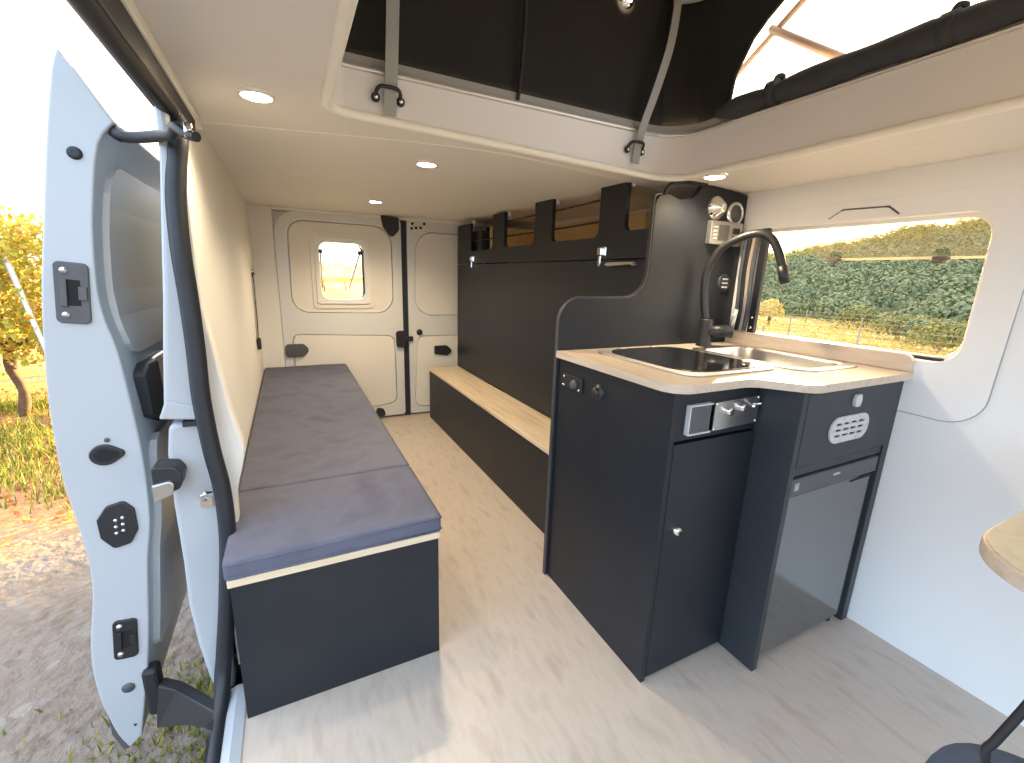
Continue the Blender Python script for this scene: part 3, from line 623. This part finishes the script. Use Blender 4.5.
# ------------------------------------------------------------------ kitchen unit
kb = thing('kitchen_cabinet', 'dark kitchen cabinet with control plate and narrow door left of the fridge', 'kitchen cabinet', (.87,.88,0))
MB().box(.727,.741,.656,1.115,.0005,.764).build('side_panel', 'black', kb, bevel=.001)
MB().box(.740,1.020,.660,.676,.650,.764).build('fascia', 'black', kb, bevel=.001)
kd = MB().box(.742,1.017,.655,.673,.012,.645).build('door', 'black', kb, bevel=.0015)
lk = MB().lathe([(0,.012),(.008,.012),(.011,.009),(.012,.0)], (.783,.655,.424), (0,-1,0), 20).build('lock_knob', 'chrome', kd)
MB().box(.7815,.7845,.642,.6435,.417,.431).build('key_slot', 'hole', lk)
MB().box(.742,1.02,.69,1.11,.0005,.012).build('plinth', 'black', kb)
# framed socket cover and gas control plate
sk = MB().prism(rrect(.772,.664,.846,.735,.003), 'y', .649, .660, [rrect(.776,.6675,.846,.7315,.001)]).build('cover_frame', 'ventgrey', kb, bevel=.001)
MB().box(.7755,.845,.651,.662,.667,.732).build('cover_flap', 'greyplastic', kb, bevel=.004)
gpl = MB().prism(rpoly([(.856,.664,.003),(1.013,.668,.003),(1.013,.737,.003),(.856,.733,.003)],4), 'y', .652, .661).build('control_plate', 'steel', kb, bevel=.001)
for a, b in ((.898,.710),(.945,.714)):
    q = MB().lathe([(.005,.012),(.009,.012),(.0105,.006),(.011,0)], (a,.652,b), (0,-1,0), 20).build('push_button', 'chrome', gpl)
    MB().lathe([(0,.0125),(.005,.012),(.006,.011)], (a,.652,b), (0,-1,0), 14).build('button_face', 'greyplastic', q)
MB().cyl((.982,.652,.716),(.985,.628,.726), .003, 10).build('toggle', 'chrome', gpl)
MB().lathe([(0,.003),(.003,.002),(.003,0)], (.992,.652,.712), (0,-1,0), 10).build('green_indicator', 'indicator', gpl)
for a, b in ((.862,.729),(1.007,.732),(.862,.669),(1.007,.673)): MB().lathe([(0,.002),(.003,.0015),(.0035,0)], (a,.652,b), (0,-1,0), 10).build('screw', 'chrome', gpl)
# switch and knob on the cabinet flank
ss = MB().box(.720,.727,.985,1.090,.682,.724).build('double_socket', 'plastic', kb, bevel=.003)
MB().lathe([(0,.010),(.010,.009),(.013,.004),(.014,0)], (.719,1.020,.702), (-1,0,0), 18).build('socket_dial', 'greyplastic', ss)
for a, b in ((1.072,.690),(.995,.690),(1.072,.716)): MB().lathe([(0,.004),(.004,.003),(.004,0)], (.719,a,b), (-1,0,0), 10).build('screw', 'chrome', ss)
MB().lathe([(0,.018),(.012,.017),(.014,.012),(.014,.006),(.021,.005),(.022,0)], (.727,.915,.704), (-1,0,0), 22).build('round_knob', 'plastic', kb)

fc = thing('fridge_cabinet', 'anthracite cabinet built round the fridge with a slotted vent', 'fridge cabinet', (1.25,.83,0))
MB().box(1.021,1.040,.556,1.10,.0005,.764).build('side_panel', 'anth', fc, bevel=.001)
MB().box(1.445,1.474,.558,1.10,.0005,.764).build('end_panel', 'anth', fc, bevel=.001)
dr = MB().box(1.043,1.443,.556,.574,.578,.760).build('flap_door', 'anth', fc, bevel=.0015)
MB().box(1.041,1.444,.562,.58,.553,.574).build('cross_rail', 'anth', fc, bevel=.001)
MB().box(1.041,1.444,.90,.915,.0005,.553).build('back_board', 'hole', fc)
lk2 = MB().prism(rpoly([(1.232,.712,.004),(1.250,.712,.004),(1.255,.728,.004),(1.250,.744,.004),(1.232,.744,.004),(1.227,.728,.004)],3), 'y', .546, .557).build('lock_knob', 'ventgrey', dr, bevel=.003)
vp = rrect(1.150,.622,1.322,.690,.033, 10)
slots = []
for r_ in range(3):
    for k in range(4):
        x_ = 1.172 + k*.033; z_ = .641 + r_*.015
        slots.append(rrect(x_, z_-.003, x_+.025, z_+.003, .0015, 2))
vt = MB().prism(vp, 'y', .552, .5565, slots).build('vent_plate', 'ventgrey', dr)
MB().box(1.165,1.307,.5555,.5565,.630,.682).build('vent_backing', 'hole', vt)
for a, b in ((1.160,.656),(1.312,.656),(1.20,.684),(1.27,.684),(1.20,.628),(1.27,.628)): MB().lathe([(0,.0015),(.002,.001),(.0025,0)], (a,.552,b), (0,-1,0), 8).build('rivet', 'nickel', vt)

fg = thing('fridge', 'dark glossy compressor fridge built in under the slotted vent', 'fridge', (1.24,.72,.02))
MB().box(1.048,1.436,.60,.89,.012,.545).build('body', 'plastic', fg, bevel=.003)
MB().box(1.044,1.438,.566,.60,.022,.495).build('door', 'fridge', fg, bevel=.004)
tp = MB().prism([(.560,.500),(.560,.545),(.60,.549),(.60,.496),(.580,.496)], 'x', 1.044, 1.440).build('control_strip', 'fridgetop', fg, bevel=.003)
MB().prism([(1.325,.486),(1.430,.486),(1.430,.496),(1.40,.4965)], 'y', .5635, .5665).build('door_grip', 'hole', fg)
MB().box(1.058,1.076,.5590,.561,.514,.534).build('display', 'nickel', tp)
MB().box(1.0635,1.070,.5585,.5595,.520,.527).build('display_mark', 'ventgrey', tp)
MB().box(1.222,1.252,.5590,.561,.526,.531).build('badge', 'ventgrey', tp)
for a in (1.07, 1.41):
    for b in (.585, .86): MB().cyl((a,b,.0005),(a,b,.012), .012, 14).build('foot', 'plastic', fg)

# worktop
wt = thing('worktop', 'pale oak worktop with a curved front edge and upstand under the window', 'worktop', (1.1,.85,.765))
WT = rpoly([(.713,1.115,0),(.713,.640,.055),(.955,.640,.06),(1.035,.540,.06),(1.478,.540,.012),(1.478,1.115,0)], 10)
HOB = rrect(.812,.690,1.146,1.074,.05); SINK = rrect(1.160,.640,1.425,1.02,.05)
MB().prism(WT, 'z', .7655, .785, [rrect(.84,.72,1.125,1.05,.04), rrect(1.175,.655,1.41,1.005,.04)]).build('board', 'wood', wt, bevel=.004, seg=3)
MB().prism(rpoly([(1.115,.7852,0),(.545,.7852,.0),(.545,.832,.04),(1.115,.832,0)], 10), 'x', 1.458, 1.478).build('upstand', 'wood', wt, bevel=.003)
# hob unit with dark glass lid
hb = thing('glass_lid_hob', 'steel hob unit with a closed dark glass lid set in the worktop', 'hob', (.98,.88,.785))
MB().prism(HOB, 'z', .7852, .7895, [rrect(.86,.74,1.105,1.03,.04)]).build('rim', 'rimsteel', hb, bevel=.0015)
MB().prism(rrect(.834,.712,1.126,1.054,.075), 'z', .7885, .7925).build('glass_lid', 'hobglass', hb, bevel=.0015)
MB().prism(rrect(.850,.73,1.115,1.04,.03), 'z', .735, .76).build('tray', 'steel', hb, bevel=.004)
MB().lathe([(0,.006),(.012,.005),(.014,0)], (1.095,.760,.7925), (0,0,1), 18).build('lid_knob', 'steel', hb)
for x_ in (.92,1.05): MB().box(x_-.012,x_+.012,1.053,1.062,.7895,.794).build('hinge', 'rimsteel', hb, bevel=.002)
# sink
sn = thing('sink', 'square stainless steel sink basin set in the worktop under the window', 'sink', (1.29,.83,.785))
def lp(x0,y0,x1,y1,r,z): return [(a,b,z) for a,b in rrect(x0,y0,x1,y1,r,8)]
MB().loft([lp(1.156,.634,1.428,1.025,.05,.7853),lp(1.156,.634,1.428,1.025,.05,.788),lp(1.162,.640,1.422,1.019,.048,.7895),lp(1.182,.662,1.404,.999,.045,.789),lp(1.187,.667,1.399,.994,.045,.784),lp(1.195,.675,1.391,.986,.05,.70),lp(1.21,.69,1.376,.97,.05,.672),lp(1.24,.72,1.346,.94,.04,.664),lp(1.285,.82,1.30,.84,.006,.662)], cap=False).build('basin', 'steel', sn)
MB().lathe([(0,.004),(.010,.004),(.018,.003),(.022,.0)], (1.293,.83,.664), (0,0,1), 20).build('drain', 'chrome', sn)
# tap
tpx = thing('kitchen_tap', 'matt black mixer tap with a tall curved spout in the worktop corner', 'tap', (1.285,1.052,.785))
MB().lathe([(0,0),(.026,0),(.026,.006),(.022,.010),(.0215,.088),(.019,.093),(.0,.094)], (1.282,1.06,.7855), (0,0,1), 26).build('body', 'fauc', tpx)
MB().tube(spline([(1.281,1.063,.875),(1.277,1.077,.942),(1.274,1.081,1.008),(1.276,1.077,1.042),(1.279,1.068,1.068),(1.288,1.043,1.112),(1.305,.994,1.142),(1.322,.947,1.154),(1.334,.913,1.142),(1.343,.887,1.103),(1.350,.868,1.050)],6), .0125, 16).build('spout', 'fauc', tpx)
MB().tube([(1.349,.870,1.056),(1.352,.862,1.030),(1.355,.854,1.004)], [.0145,.015,.014], 16).build('nozzle', 'fauc', tpx)
hd = MB().tube([(1.285,1.055,.836),(1.325,1.030,.838),(1.352,1.013,.839)], [.021,.021,.022], 20).build('handle_barrel', 'fauc', tpx)
MB().tube([(1.350,1.015,.842),(1.354,1.012,.875),(1.360,1.009,.915)], [.010,.0075,.006], 12).build('lever', 'nickel', hd)

# ------------------------------------------------------------------ downlights
for (x_, y_), lab, pw in (((-.028,1.150),'recessed round ceiling light nearest the sliding door',.45), ((.423,1.480),'recessed round ceiling light just behind the roof opening',1.3), ((.425,2.42),'recessed round ceiling light over the back of the bench',1.7), ((1.180,1.015),'recessed round ceiling light above the black end panel',.8)):
    z_ = cz(x_, y_); dl = thing('downlight', lab, 'ceiling light', (x_,y_,z_), 'recessed ceiling lights')
    MB().lathe([(.0285,-.004),(.030,-.006),(.034,-.004),(.0355,.001)], (x_,y_,z_), (0,0,1), 32).build('ring', 'lip', dl)
    MB().lathe([(0,-.0055),(.0265,-.0055),(.029,-.004)], (x_,y_,z_), (0,0,1), 28).build('diffuser', 'lamp', dl)
    s = bpy.data.lights.new('downlight_spot', 'SPOT'); s.energy = 8.5*pw; s.color = (1.,.80,.55); s.spot_size = math.radians(150); s.spot_blend = .8; s.shadow_soft_size = .03
    o = bpy.data.objects.new('downlight_spot', s); COL.objects.link(o); o.location = (0,0,-.012); o.parent = dl

# ------------------------------------------------------------------ pop-up roof
rf = thing('pop_up_roof', 'black canvas tent of the raised pop-up roof above the ceiling opening', 'pop-up roof', (.6,.4,1.47))
TX0, TX1, TY0, TY1, TZ = OX0-.018, OX1+.020, OY0-.018, OY1+.018, 2.05
def sheet(f, nu, nv):
    mb = MB(); mb.add([f(i/nu, j/nv) for j in range(nv+1) for i in range(nu+1)], [(j*(nu+1)+i, j*(nu+1)+i+1, (j+1)*(nu+1)+i+1, (j+1)*(nu+1)+i) for j in range(nv) for i in range(nu)], True); return mb
def wr_(a, b, s_=.012): return s_*noise.noise(Vector((a*2.2, b*2.2, .7))) + s_*.5*noise.noise(Vector((a*6, b*5, 3.)))
def thick(mb, name, m_, p, t=.003):
    o = mb.build(name, m_, p); q = o.modifiers.new('thick', 'SOLIDIFY'); q.thickness = t; q.offset = 1; return o
RC = .075
def rearc(u, v):
    x_ = lerp(TX0, TX1-RC, u); z_ = lerp(1.452, TZ, v); return (x_, TY1 + .02*v + wr_(x_, z_)*min(1,v*6), z_)
thick(sheet(rearc, 40, 20), 'rear_canvas', 'canvas', rf)
def corn(u, v):
    t = u*PI/2; z_ = lerp(1.452, TZ, v); return (TX1-RC+RC*math.sin(t), TY1-RC+RC*math.cos(t)+.02*v*math.cos(t)+wr_(TX1,z_)*min(1,v*6)*math.cos(t), z_)
thick(sheet(corn, 8, 12), 'corner_canvas', 'canvas', rf)
def leftc(u, v): return (TX0, lerp(TY0,TY1,u), lerp(1.452,TZ,v))
thick(sheet(leftc, 16, 8), 'left_canvas', 'canvas', rf)
def frontc(u, v): return (lerp(TX0,TX1,u), TY0, lerp(1.452,TZ,v))
thick(sheet(frontc, 16, 8), 'front_canvas', 'canvas', rf)
WD = rpoly([(.975,1.485,.0),(.966,1.56,.0),(.925,1.632,.0),(.888,1.665,.0),(.835,1.70,.05),(.70,1.79,.12),(.45,1.86,.1),(.15,1.86,.1),(-.2,1.74,.1),(-.25,1.485,.03)], 5)
MB().prism([(TY0,1.452),(TY1-RC,1.452),(TY1-RC,TZ),(TY0,TZ)], 'x', TX1, TX1+.003, [WD]).build('right_canvas', 'canvas', rf)
ed = WD + [WD[0]]
MB().tube([(TX1-.002, a, b) for a, b in WD[:-6]], .004, 6).build('window_zip', 'belt', rf)
# rolled-up window flap
rp_ = []; rad = []
for k in range(41):
    y_ = lerp(.99, -.2, k/40)
    r_ = .026 + .004*noise.noise(Vector((y_*9, 1, 2)))
    if k == 0: r_ = .012
    if k == 1: r_ = .019
    for ty in (.822, .485):
        if abs(y_-ty) < .02: r_ *= .86
    rp_.append((TX1-.024+.003*noise.noise(Vector((y_*5,4,1))), y_, 1.468+.006*noise.noise(Vector((y_*4,2,8))))); rad.append(r_)
MB().tube(rp_, rad, 14).build('rolled_flap', 'flap', rf)
for y_ in (.822, .485):
    MB().tube([(TX1-.024, y_+.014, 1.470),(TX1-.024, y_-.010, 1.470)], .0285, 16).tube(spline([(TX1-.03,y_,1.494),(TX1-.028,y_-.004,1.503),(TX1-.02,y_-.012,1.502),(TX1-.016,y_-.008,1.492)],4), .006, 8).build('flap_tie', 'flap', rf)
# seam piping on the rear canvas, roof shell and reading lamp
MB().tube(spline([(.574,TY1-.008,1.448),(.577,TY1-.010,1.47),(.586,TY1-.007,1.56),(.592,TY1-.004,1.68),(.60,TY1,2.04)],5), .0055, 8).build('seam_cord', 'belt', rf)
MB().prism(rrect(TX0-.08,TY0-.1,TX1+.08,TY1+.15,.1), 'z', TZ, TZ+.05).build('roof_shell', 'curb', rf, bevel=.015)
MB().tube(spline([(1.075,TY1-.012,1.80),(1.13,TY1-.05,1.805),(1.15,TY1-.12,1.81),(1.15,.8,1.83)],6), .012, 8).build('roof_bow', 'strap', rf)
ll = MB().lathe([(.012,.010),(.020,.012),(.024,.0)], (.915,TY1+.005,1.768), (0,-1,0), 20).build('reading_lamp', 'chrome', rf)
MB().lathe([(0,.011),(.013,.010)], (.915,TY1+.005,1.768), (0,-1,0), 18).build('lamp_face', 'lamp', ll)
for p0, p1, rad_ in (((1.225,.70,1.80),(1.225,1.06,1.57),.008), ((1.222,.928,1.672),(1.222,.70,1.51),.010)):
    MB().tube([p0, p1], rad_, 10).build('roof_strut', 'strut', rf)
# hanging straps with footman loops
def strap(lab, pts, clip, w_):
    t_ = thing('webbing_strap', lab, 'strap', clip, 'roof straps on the rear curb')
    MB().band(spline(pts,5), (1,0,0), w_, .0022).build('webbing', 'strap', t_)
    cx_, cy_, cz_ = clip
    MB().tube(spline([(cx_-.028,cy_+.004,cz_-.010),(cx_-.026,cy_-.006,cz_+.002),(cx_-.018,cy_-.013,cz_+.008),(cx_,cy_-.014,cz_+.009),(cx_+.018,cy_-.013,cz_+.008),(cx_+.026,cy_-.006,cz_+.002),(cx_+.028,cy_+.004,cz_-.010)],4), .0042, 10).build('loop', 'plastic', t_)
    for s_ in (-1,1):
        f_ = MB().lathe([(0,.006),(.006,.0055),(.0095,.003),(.010,-.002)], (cx_+s_*.028,cy_+.001,cz_-.012), (0,-1,0), 14).build('loop_foot', 'plastic', t_)
        MB().lathe([(0,.008),(.004,.007),(.005,.005)], (cx_+s_*.028,cy_+.001,cz_-.012), (0,-1,0), 10).build('screw', 'chrome', f_)
CY = OY1 - .004
strap('straight grey webbing strap on the rear curb near its left corner', [(.258,CY-.012,1.72),(.253,CY-.012,1.60),(.248,CY-.012,1.50),(.244,CY-.008,1.42),(.242,CY-.005,1.39),(.240,CY-.004,1.352)], (.238,CY,1.396), .028)
strap('slack curving grey webbing strap on the rear curb near its right corner', [(1.075,CY-.006,1.795),(1.068,CY-.012,1.76),(1.055,CY-.020,1.70),(1.035,CY-.026,1.63),(1.005,CY-.022,1.53),(.985,CY-.012,1.455),(.975,CY-.006,1.40),(.970,CY-.004,1.345)], (.968,CY,1.392), .026)

# ------------------------------------------------------------------ front right: table and chair
tb = thing('swivel_table', 'pale oak table top with a rounded corner at the right edge of the room', 'table', (1.05,-.2,0))
TT = rpoly([(.690,-.42,.08),(.688,.178,.105),(1.40,.178,.06),(1.40,-.42,.08)], 12)
MB().prism(TT, 'z', .678, .6985).build('edge', 'wood', tb, bevel=.003)
MB().prism(shrink(TT,.004), 'z', .698, .7005).build('top_surface', 'tablewood', tb, bevel=.001)
MB().lathe([(0,0.0005),(.11,.0005),(.11,.012),(.035,.02),(.028,.05),(.028,.66),(.06,.665),(.06,.678),(0,.678)], (1.12,-.2,0), (0,0,1), 24).build('pedestal', 'alu', tb)
ch = thing('folding_chair', 'dark blue padded seat with a black tubular frame at the bottom right corner', 'chair', (.78,-.02,0))
def blob(name, m_, parent, c_, d_, p_=3.2, n_=28, k_=18):
    loops = []
    for j in range(k_+1):
        t = -PI/2 + PI*j/k_; ct = math.copysign(abs(math.cos(t))**(2/p_), math.cos(t)); stt = math.copysign(abs(math.sin(t))**(2/p_), math.sin(t))
        loops.append([(c_[0]+d_[0]*ct*math.copysign(abs(math.cos(a))**(2/p_), math.cos(a)), c_[1]+d_[1]*ct*math.copysign(abs(math.sin(a))**(2/p_), math.sin(a)), c_[2]+d_[2]*stt) for a in [2*PI*i/n_ for i in range(n_)]])
    return MB().loft(loops).build(name, m_, parent)
blob('seat', 'seatblue', ch, (.69,-.057,.413), (.115,.20,.05), 2.6, 48, 30)
blob('backrest', 'seatblue', ch, (.845,-.02,.60), (.028,.19,.14)) if False else None
MB().tube(spline([(.66,.08,.10),(.658,.082,.36),(.655,.088,.46),(.648,.0965,.506),(.649,.093,.526),(.650,.083,.579),(.651,.0715,.640),(.656,.055,.662),(.68,.02,.668),(.72,-.03,.668)],6), .0042, 12).build('arm_tube', 'plastic', ch)
blob('side_pad', 'plastic', ch, (.84,.06,.49), (.05,.03,.075))
for x_, y_ in ((.68,-.20),(.93,.09),(.93,-.20)): MB().cyl((x_,y_,.0005),(x_,y_,.37), .011, 12).build('leg', 'plastic', ch)
MB().cyl((.66,.08,.0005),(.66,.08,.11), .008, 12).build('leg', 'plastic', ch)

# ------------------------------------------------------------------ outside: ground, vines, hills
GZ = -.55
def gz(x_, y_): return GZ + .02*noise.noise(Vector((x_*.7, y_*.7, 1)))
gm = MB(); N = 90
xs = [math.copysign(abs(t)**2.2, t)*120 for t in [(-1+2*k/N) for k in range(N+1)]]
gm.add([(x_, 2+y_, gz(x_, 2+y_)) for y_ in xs for x_ in xs], [(j*(N+1)+i, j*(N+1)+i+1, (j+1)*(N+1)+i+1, (j+1)*(N+1)+i) for j in range(N) for i in range(N)], True)
struct(gm.build('ground', 'ground'))
def leaves(mb, n_, pick, size, tilt=1.):
    for _ in range(n_):
        p = pick(); s_ = size*random.uniform(.6,1.3)
        a = random.uniform(0,2*PI); b = random.gauss(0,.7)*tilt
        u_ = Vector((math.cos(a)*math.cos(b), math.sin(a)*math.cos(b), math.sin(b))); v_ = u_.cross(Vector((random.gauss(0,1),random.gauss(0,1),random.gauss(0,1)))).normalized()
        p = Vector(p); k = u_.cross(v_)*s_*.25
        mb.add([p-u_*s_*.5, p-v_*s_*.42+k, p+u_*s_*.5, p+v_*s_*.42+k], [(0,1,2),(0,2,3)])
    return mb
# vines on the left, seen past the sliding door
def vine(lab, x_, y_, h, n_, wdt=.55):
    v = thing('grapevine', lab, 'grapevine', (x_,y_,GZ), 'grapevines left of the van')
    MB().tube(spline([(x_,y_,GZ-.02),(x_+.05,y_,GZ+.25),(x_-.03,y_+.03,GZ+.55),(x_+.05,y_,GZ+.8)],4), [.05]*4+[.042]*4+[.035]*4+[.03], 8).build('trunk', 'trunk', v)
    for s_ in (-1,1): MB().tube(spline([(x_+.03,y_,GZ+.7),(x_+s_*.3,y_+.05,GZ+.85),(x_+s_*.6,y_,GZ+.9)],4), .02, 6).build('cane', 'trunk', v)
    def pick():
        a = random.uniform(0,2*PI); t = random.random()
        return (x_+random.gauss(0,wdt*.55), y_+random.gauss(0,.28), GZ+.55+(h-.5)*random.random()**.8+random.gauss(0,.05))
    leaves(MB(), int(n_*2.6), pick, .062).build('foliage', 'vineleaf', v, weld=False, recalc=False)
vl = ['yellow-orange grapevine with a dark trunk nearest the open sliding door', 'golden grapevine in the left row second from the sliding door', 'golden grapevine at the left edge third along the row', 'far golden grapevine at the end of the left row']
for k, (a, b) in enumerate(((-2.55,6.1),(-1.45,6.25),(-3.55,6.0),(-.45,6.4))): vine(vl[k], a, b, 1.9, 1700)
for k, (a, b, lab) in enumerate(((-3.6,8.6,'orange grapevine behind the near left row, left one'),(-2.4,8.7,'orange grapevine behind the near left row, middle one'),(-1.2,8.9,'orange grapevine behind the near left row, right one'))): vine(lab, a, b, 1.9, 900)
pw_ = thing('vine_stake', 'leaning pale stake in the vines left of the sliding door', 'stake', (-2.0,5.75,GZ))
MB().tube([(-1.96,5.6,GZ-.02),(-2.25,5.7,GZ+1.55)], .022, 10).build('rod', 'metalpost', pw_)
MB().lathe([(0,.03),(.024,.028),(.026,0)], (-2.25,5.7,GZ+1.54), (-.18,.06,1), 10).build('cap', 'post', pw_)
# grass and leaf litter
def gpick(x0,x1,y0,y1): return lambda: (random.uniform(x0,x1), random.uniform(y0,y1), GZ+.02)
def grass(x0,x1,y0,y1,n_,hh, clump=10):
    mb = MB()
    cl = [(random.uniform(x0,x1), random.uniform(y0,y1)) for _ in range(clump)]
    for _ in range(n_):
        cx_, cy_ = random.choice(cl); x_ = cx_+random.gauss(0,.16); y_ = cy_+random.gauss(0,.16); h = hh*random.uniform(.5,1.2); a = random.uniform(0,2*PI); ln = random.gauss(0,.5)*h
        d = Vector((math.cos(a),math.sin(a),0))*.006; q = Vector((math.cos(a+1),math.sin(a+1),0))*ln
        b0 = Vector((x_,y_,GZ-.01)); mb.add([b0-d, b0+d, b0+Vector((0,0,h*.6))+q*.4+d*.6, b0+Vector((0,0,h))+q, b0+Vector((0,0,h*.6))+q*.4-d*.6], [(0,1,2,3,4)])
    return mb
tag(grass(-4.2,-1.0,3.4,6.5,6500,.13,42).build('grass', 'grassleaf', weld=False, recalc=False), 'sunlit green and yellow grass under the vines left of the van', 'grass', kind='stuff')
tag(grass(-.52,-.24,1.35,1.75,900,.05,7).build('grass', 'grassleaf', weld=False, recalc=False), 'small weeds on the gravel beneath the open sliding door', 'grass', kind='stuff')
tag(leaves(MB(), 2600, lambda: (random.uniform(-4.5,-.6), random.uniform(3.3,7.5), GZ+.025), .045, .25).build('leaf_litter', 'litter', weld=False, recalc=False), 'red-brown fallen leaves on the ground beyond the shade of the van', 'fallen leaves', kind='stuff')
# field of low vine rows outside the window, dry gold
D = Vector((math.cos(math.radians(118)), math.sin(math.radians(118)), 0))   # row direction
Nn = Vector((math.cos(math.radians(25)), math.sin(math.radians(25)), 0))
desc = ['row of low golden vines nearest outside the side window','second row of golden vines outside the side window','third row of golden vines outside the side window','fourth row of golden vines outside the side window','fifth row of golden vines outside the side window','sixth row of golden vines outside the side window','last row of golden vines before the wooded hill']
dists = [8.2, 9.6, 11.2, 13.0, 15.2, 17.6, 20.2]
for k, d in enumerate(dists):
    base = Nn*d + Vector((0,0,GZ)); r_ = thing('vine_row', desc[k], 'vine row', base, 'golden vine rows in the field')
    ln = d*.75
    def pick(d=d, base=base, ln=ln):
        p = base + D*random.uniform(-ln,ln) + Vector((random.gauss(0,.10),random.gauss(0,.10),0)); p.z = GZ + .04 + .32*random.random()**1.4; return p
    leaves(MB(), int(4200+700*k), pick, .065).build('foliage', 'rowleaf', r_, weld=False, recalc=False)
    m_ = int(ln*2/3.2)
    for i in range(m_+1):
        p = base + D*lerp(-ln,ln,i/max(1,m_))
        MB().cyl((p.x,p.y,GZ-.05),(p.x,p.y,GZ+.62+.1*random.random()), .02, 7).build('post', 'post', r_)
    for hh in (.35,.6):
        a = base + D*-ln; b = base + D*ln; MB().tube([(a.x,a.y,GZ+hh),(b.x,b.y,GZ+hh)], .006, 5).build('wire', 'post', r_)
# wooded hill: elevation profile by azimuth
def ridge(az):   # degrees from +x toward +y -> top elevation in degrees
    pts = [(-20,6.5),(5,6.2),(17,5.5),(21,5.1),(25,4.4),(28,3.8),(31,3.2),(34,2.6),(45,2.4),(60,2.0)]
    for (a,b),(c_,d_) in zip(pts, pts[1:]):
        if a <= az <= c_: return lerp(b,d_,(az-a)/(c_-a))
    return pts[0][1] if az < -20 else pts[-1][1]
hm = MB(); NA, NR = 120, 26; vsx = []
for i in range(NA+1):
    az = lerp(-20,60,i/NA); ca, sa = math.cos(math.radians(az)), math.sin(math.radians(az))
    near = lerp(17, 26, max(0,min(1,(az-14)/20)))
    for j in range(NR+1):
        t = j/NR; dd = lerp(near, 95, t); top = 1 + 95*math.tan(math.radians(ridge(az)-.5))
        z_ = lerp(GZ-.05, top, t**1.0*(1.0 if t > 0 else 0)) + (noise.noise(Vector((ca*dd*.12, sa*dd*.12, 2)))*1.2 if 0 < t < 1 else 0)
        vsx.append((ca*dd, sa*dd, z_))
hm.add(vsx, [(i*(NR+1)+j, (i+1)*(NR+1)+j, (i+1)*(NR+1)+j+1, i*(NR+1)+j+1) for i in range(NA) for j in range(NR)], True)
struct(hm.build('hills', 'hill'), 'wooded hill outside the side window')
def tree_blob(mb, c_, r_, n_=70, lf=.5):
    for _ in range(n_):
        v = Vector((random.gauss(0,1),random.gauss(0,1),random.gauss(0,.8))).normalized()
        if v.z < -.3: v.z = -v.z
        p = Vector(c_) + Vector((v.x*r_, v.y*r_, v.z*r_*.85))*random.uniform(.75,1.05)
        s_ = lf*random.uniform(.6,1.3); u_ = v.orthogonal().normalized(); w_ = v.cross(u_); a = random.uniform(0,6.3)
        e1 = (u_*math.cos(a)+w_*math.sin(a))*s_*.5 + v*random.gauss(0,.12)*s_; e2 = (w_*math.cos(a)-u_*math.sin(a))*s_*.5 + v*random.gauss(0,.2)*s_
        mb.add([p-e1, p-e2, p+e1, p+e2], [(0,1,2,3)])
    return mb
fm = MB(); rm = MB()
def hillz(az, dd):
    near = lerp(17, 26, max(0,min(1,(az-14)/20))); t = max(0,(dd-near)/(95-near)); return lerp(GZ-.05, 1+95*math.tan(math.radians(ridge(az)-.5)), t)
random.seed(3)
for _ in range(900):
    az = random.uniform(8,42); t = random.random()**1.25; near = lerp(17.5,26.5,max(0,min(1,(az-14)/20))); dd = lerp(near, 94, t)
    ca, sa = math.cos(math.radians(az)), math.sin(math.radians(az)); z_ = hillz(az, dd); r_ = lerp(.75, 2.0, t)*random.uniform(.6,1.2)
    tree_blob(fm if t < .62 else rm, (ca*dd, sa*dd, z_+r_*.35), r_, 170, .17*r_)
tag(fm.build('forest', 'forestleaf', weld=False, recalc=False), 'dark green forest on the hillside beyond the golden field', 'forest', kind='stuff')
tag(rm.build('ridge_forest', 'ridgeleaf', weld=False, recalc=False), 'trees on the hill crest, yellow tint of the tilted pane put into their colour', 'forest', kind='stuff')
bl = ['pale bush at the far edge of the golden field, first from the right', 'dark green bush beside the pale bush at the field edge', 'low olive bush at the middle of the field edge', 'small tan bush left of the olive bush at the field edge', 'bright yellow-green bush at the left end of the field edge']
for k, (az, dd, r_, h) in enumerate(((17.2,14.6,.75,.8),(19.4,16.5,.65,.6),(22.0,18.0,.75,.55),(25.5,21.0,.75,.55),(33.2,19.5,.55,.95))):
    ca, sa = math.cos(math.radians(az)), math.sin(math.radians(az)); b = thing('bush', bl[k], 'bush', (ca*dd,sa*dd,GZ), 'bushes at the field edge')
    mb = MB()
    for q in range(4): tree_blob(mb, (ca*dd+random.gauss(0,.5)*r_, sa*dd+random.gauss(0,.5)*r_, GZ+h*.55+random.gauss(0,.08)), r_*.75, 420, .085)
    mb.build('foliage', ['bushleaf','forestleaf','bushleaf','bushleaf','rowleaf'][k], b, weld=False, recalc=False)
    MB().tube([(ca*dd,sa*dd,GZ-.05),(ca*dd,sa*dd,GZ+h*.6)], .06, 7).build('stem', 'trunk', b)
# behind the van: track and orange vines through the back window
for k, (a, b, lab) in enumerate(((2.5,38,'orange vine clump seen through the back door window, left'),(4.3,40,'orange vine clump seen through the back door window, right'),(6.2,41,'orange vine clump seen at the right edge through the back door window'))): vine(lab, a, b, 2.1, 1500, 1.7)
vine('tall orange vine clump added out of view behind the van to block sun', 6.0, 6.25, 2.9, 3000, .6)  # added unseen to keep low sun through the back window off the wall
tag(grass(-.2,1.5,4.2,6.5,2200,.12,16).build('grass', 'grassleaf', weld=False, recalc=False), 'yellow-green grass on the track behind the back door', 'grass', kind='stuff')

for o in bpy.data.objects:
    if '_w' in o: del o['_w']
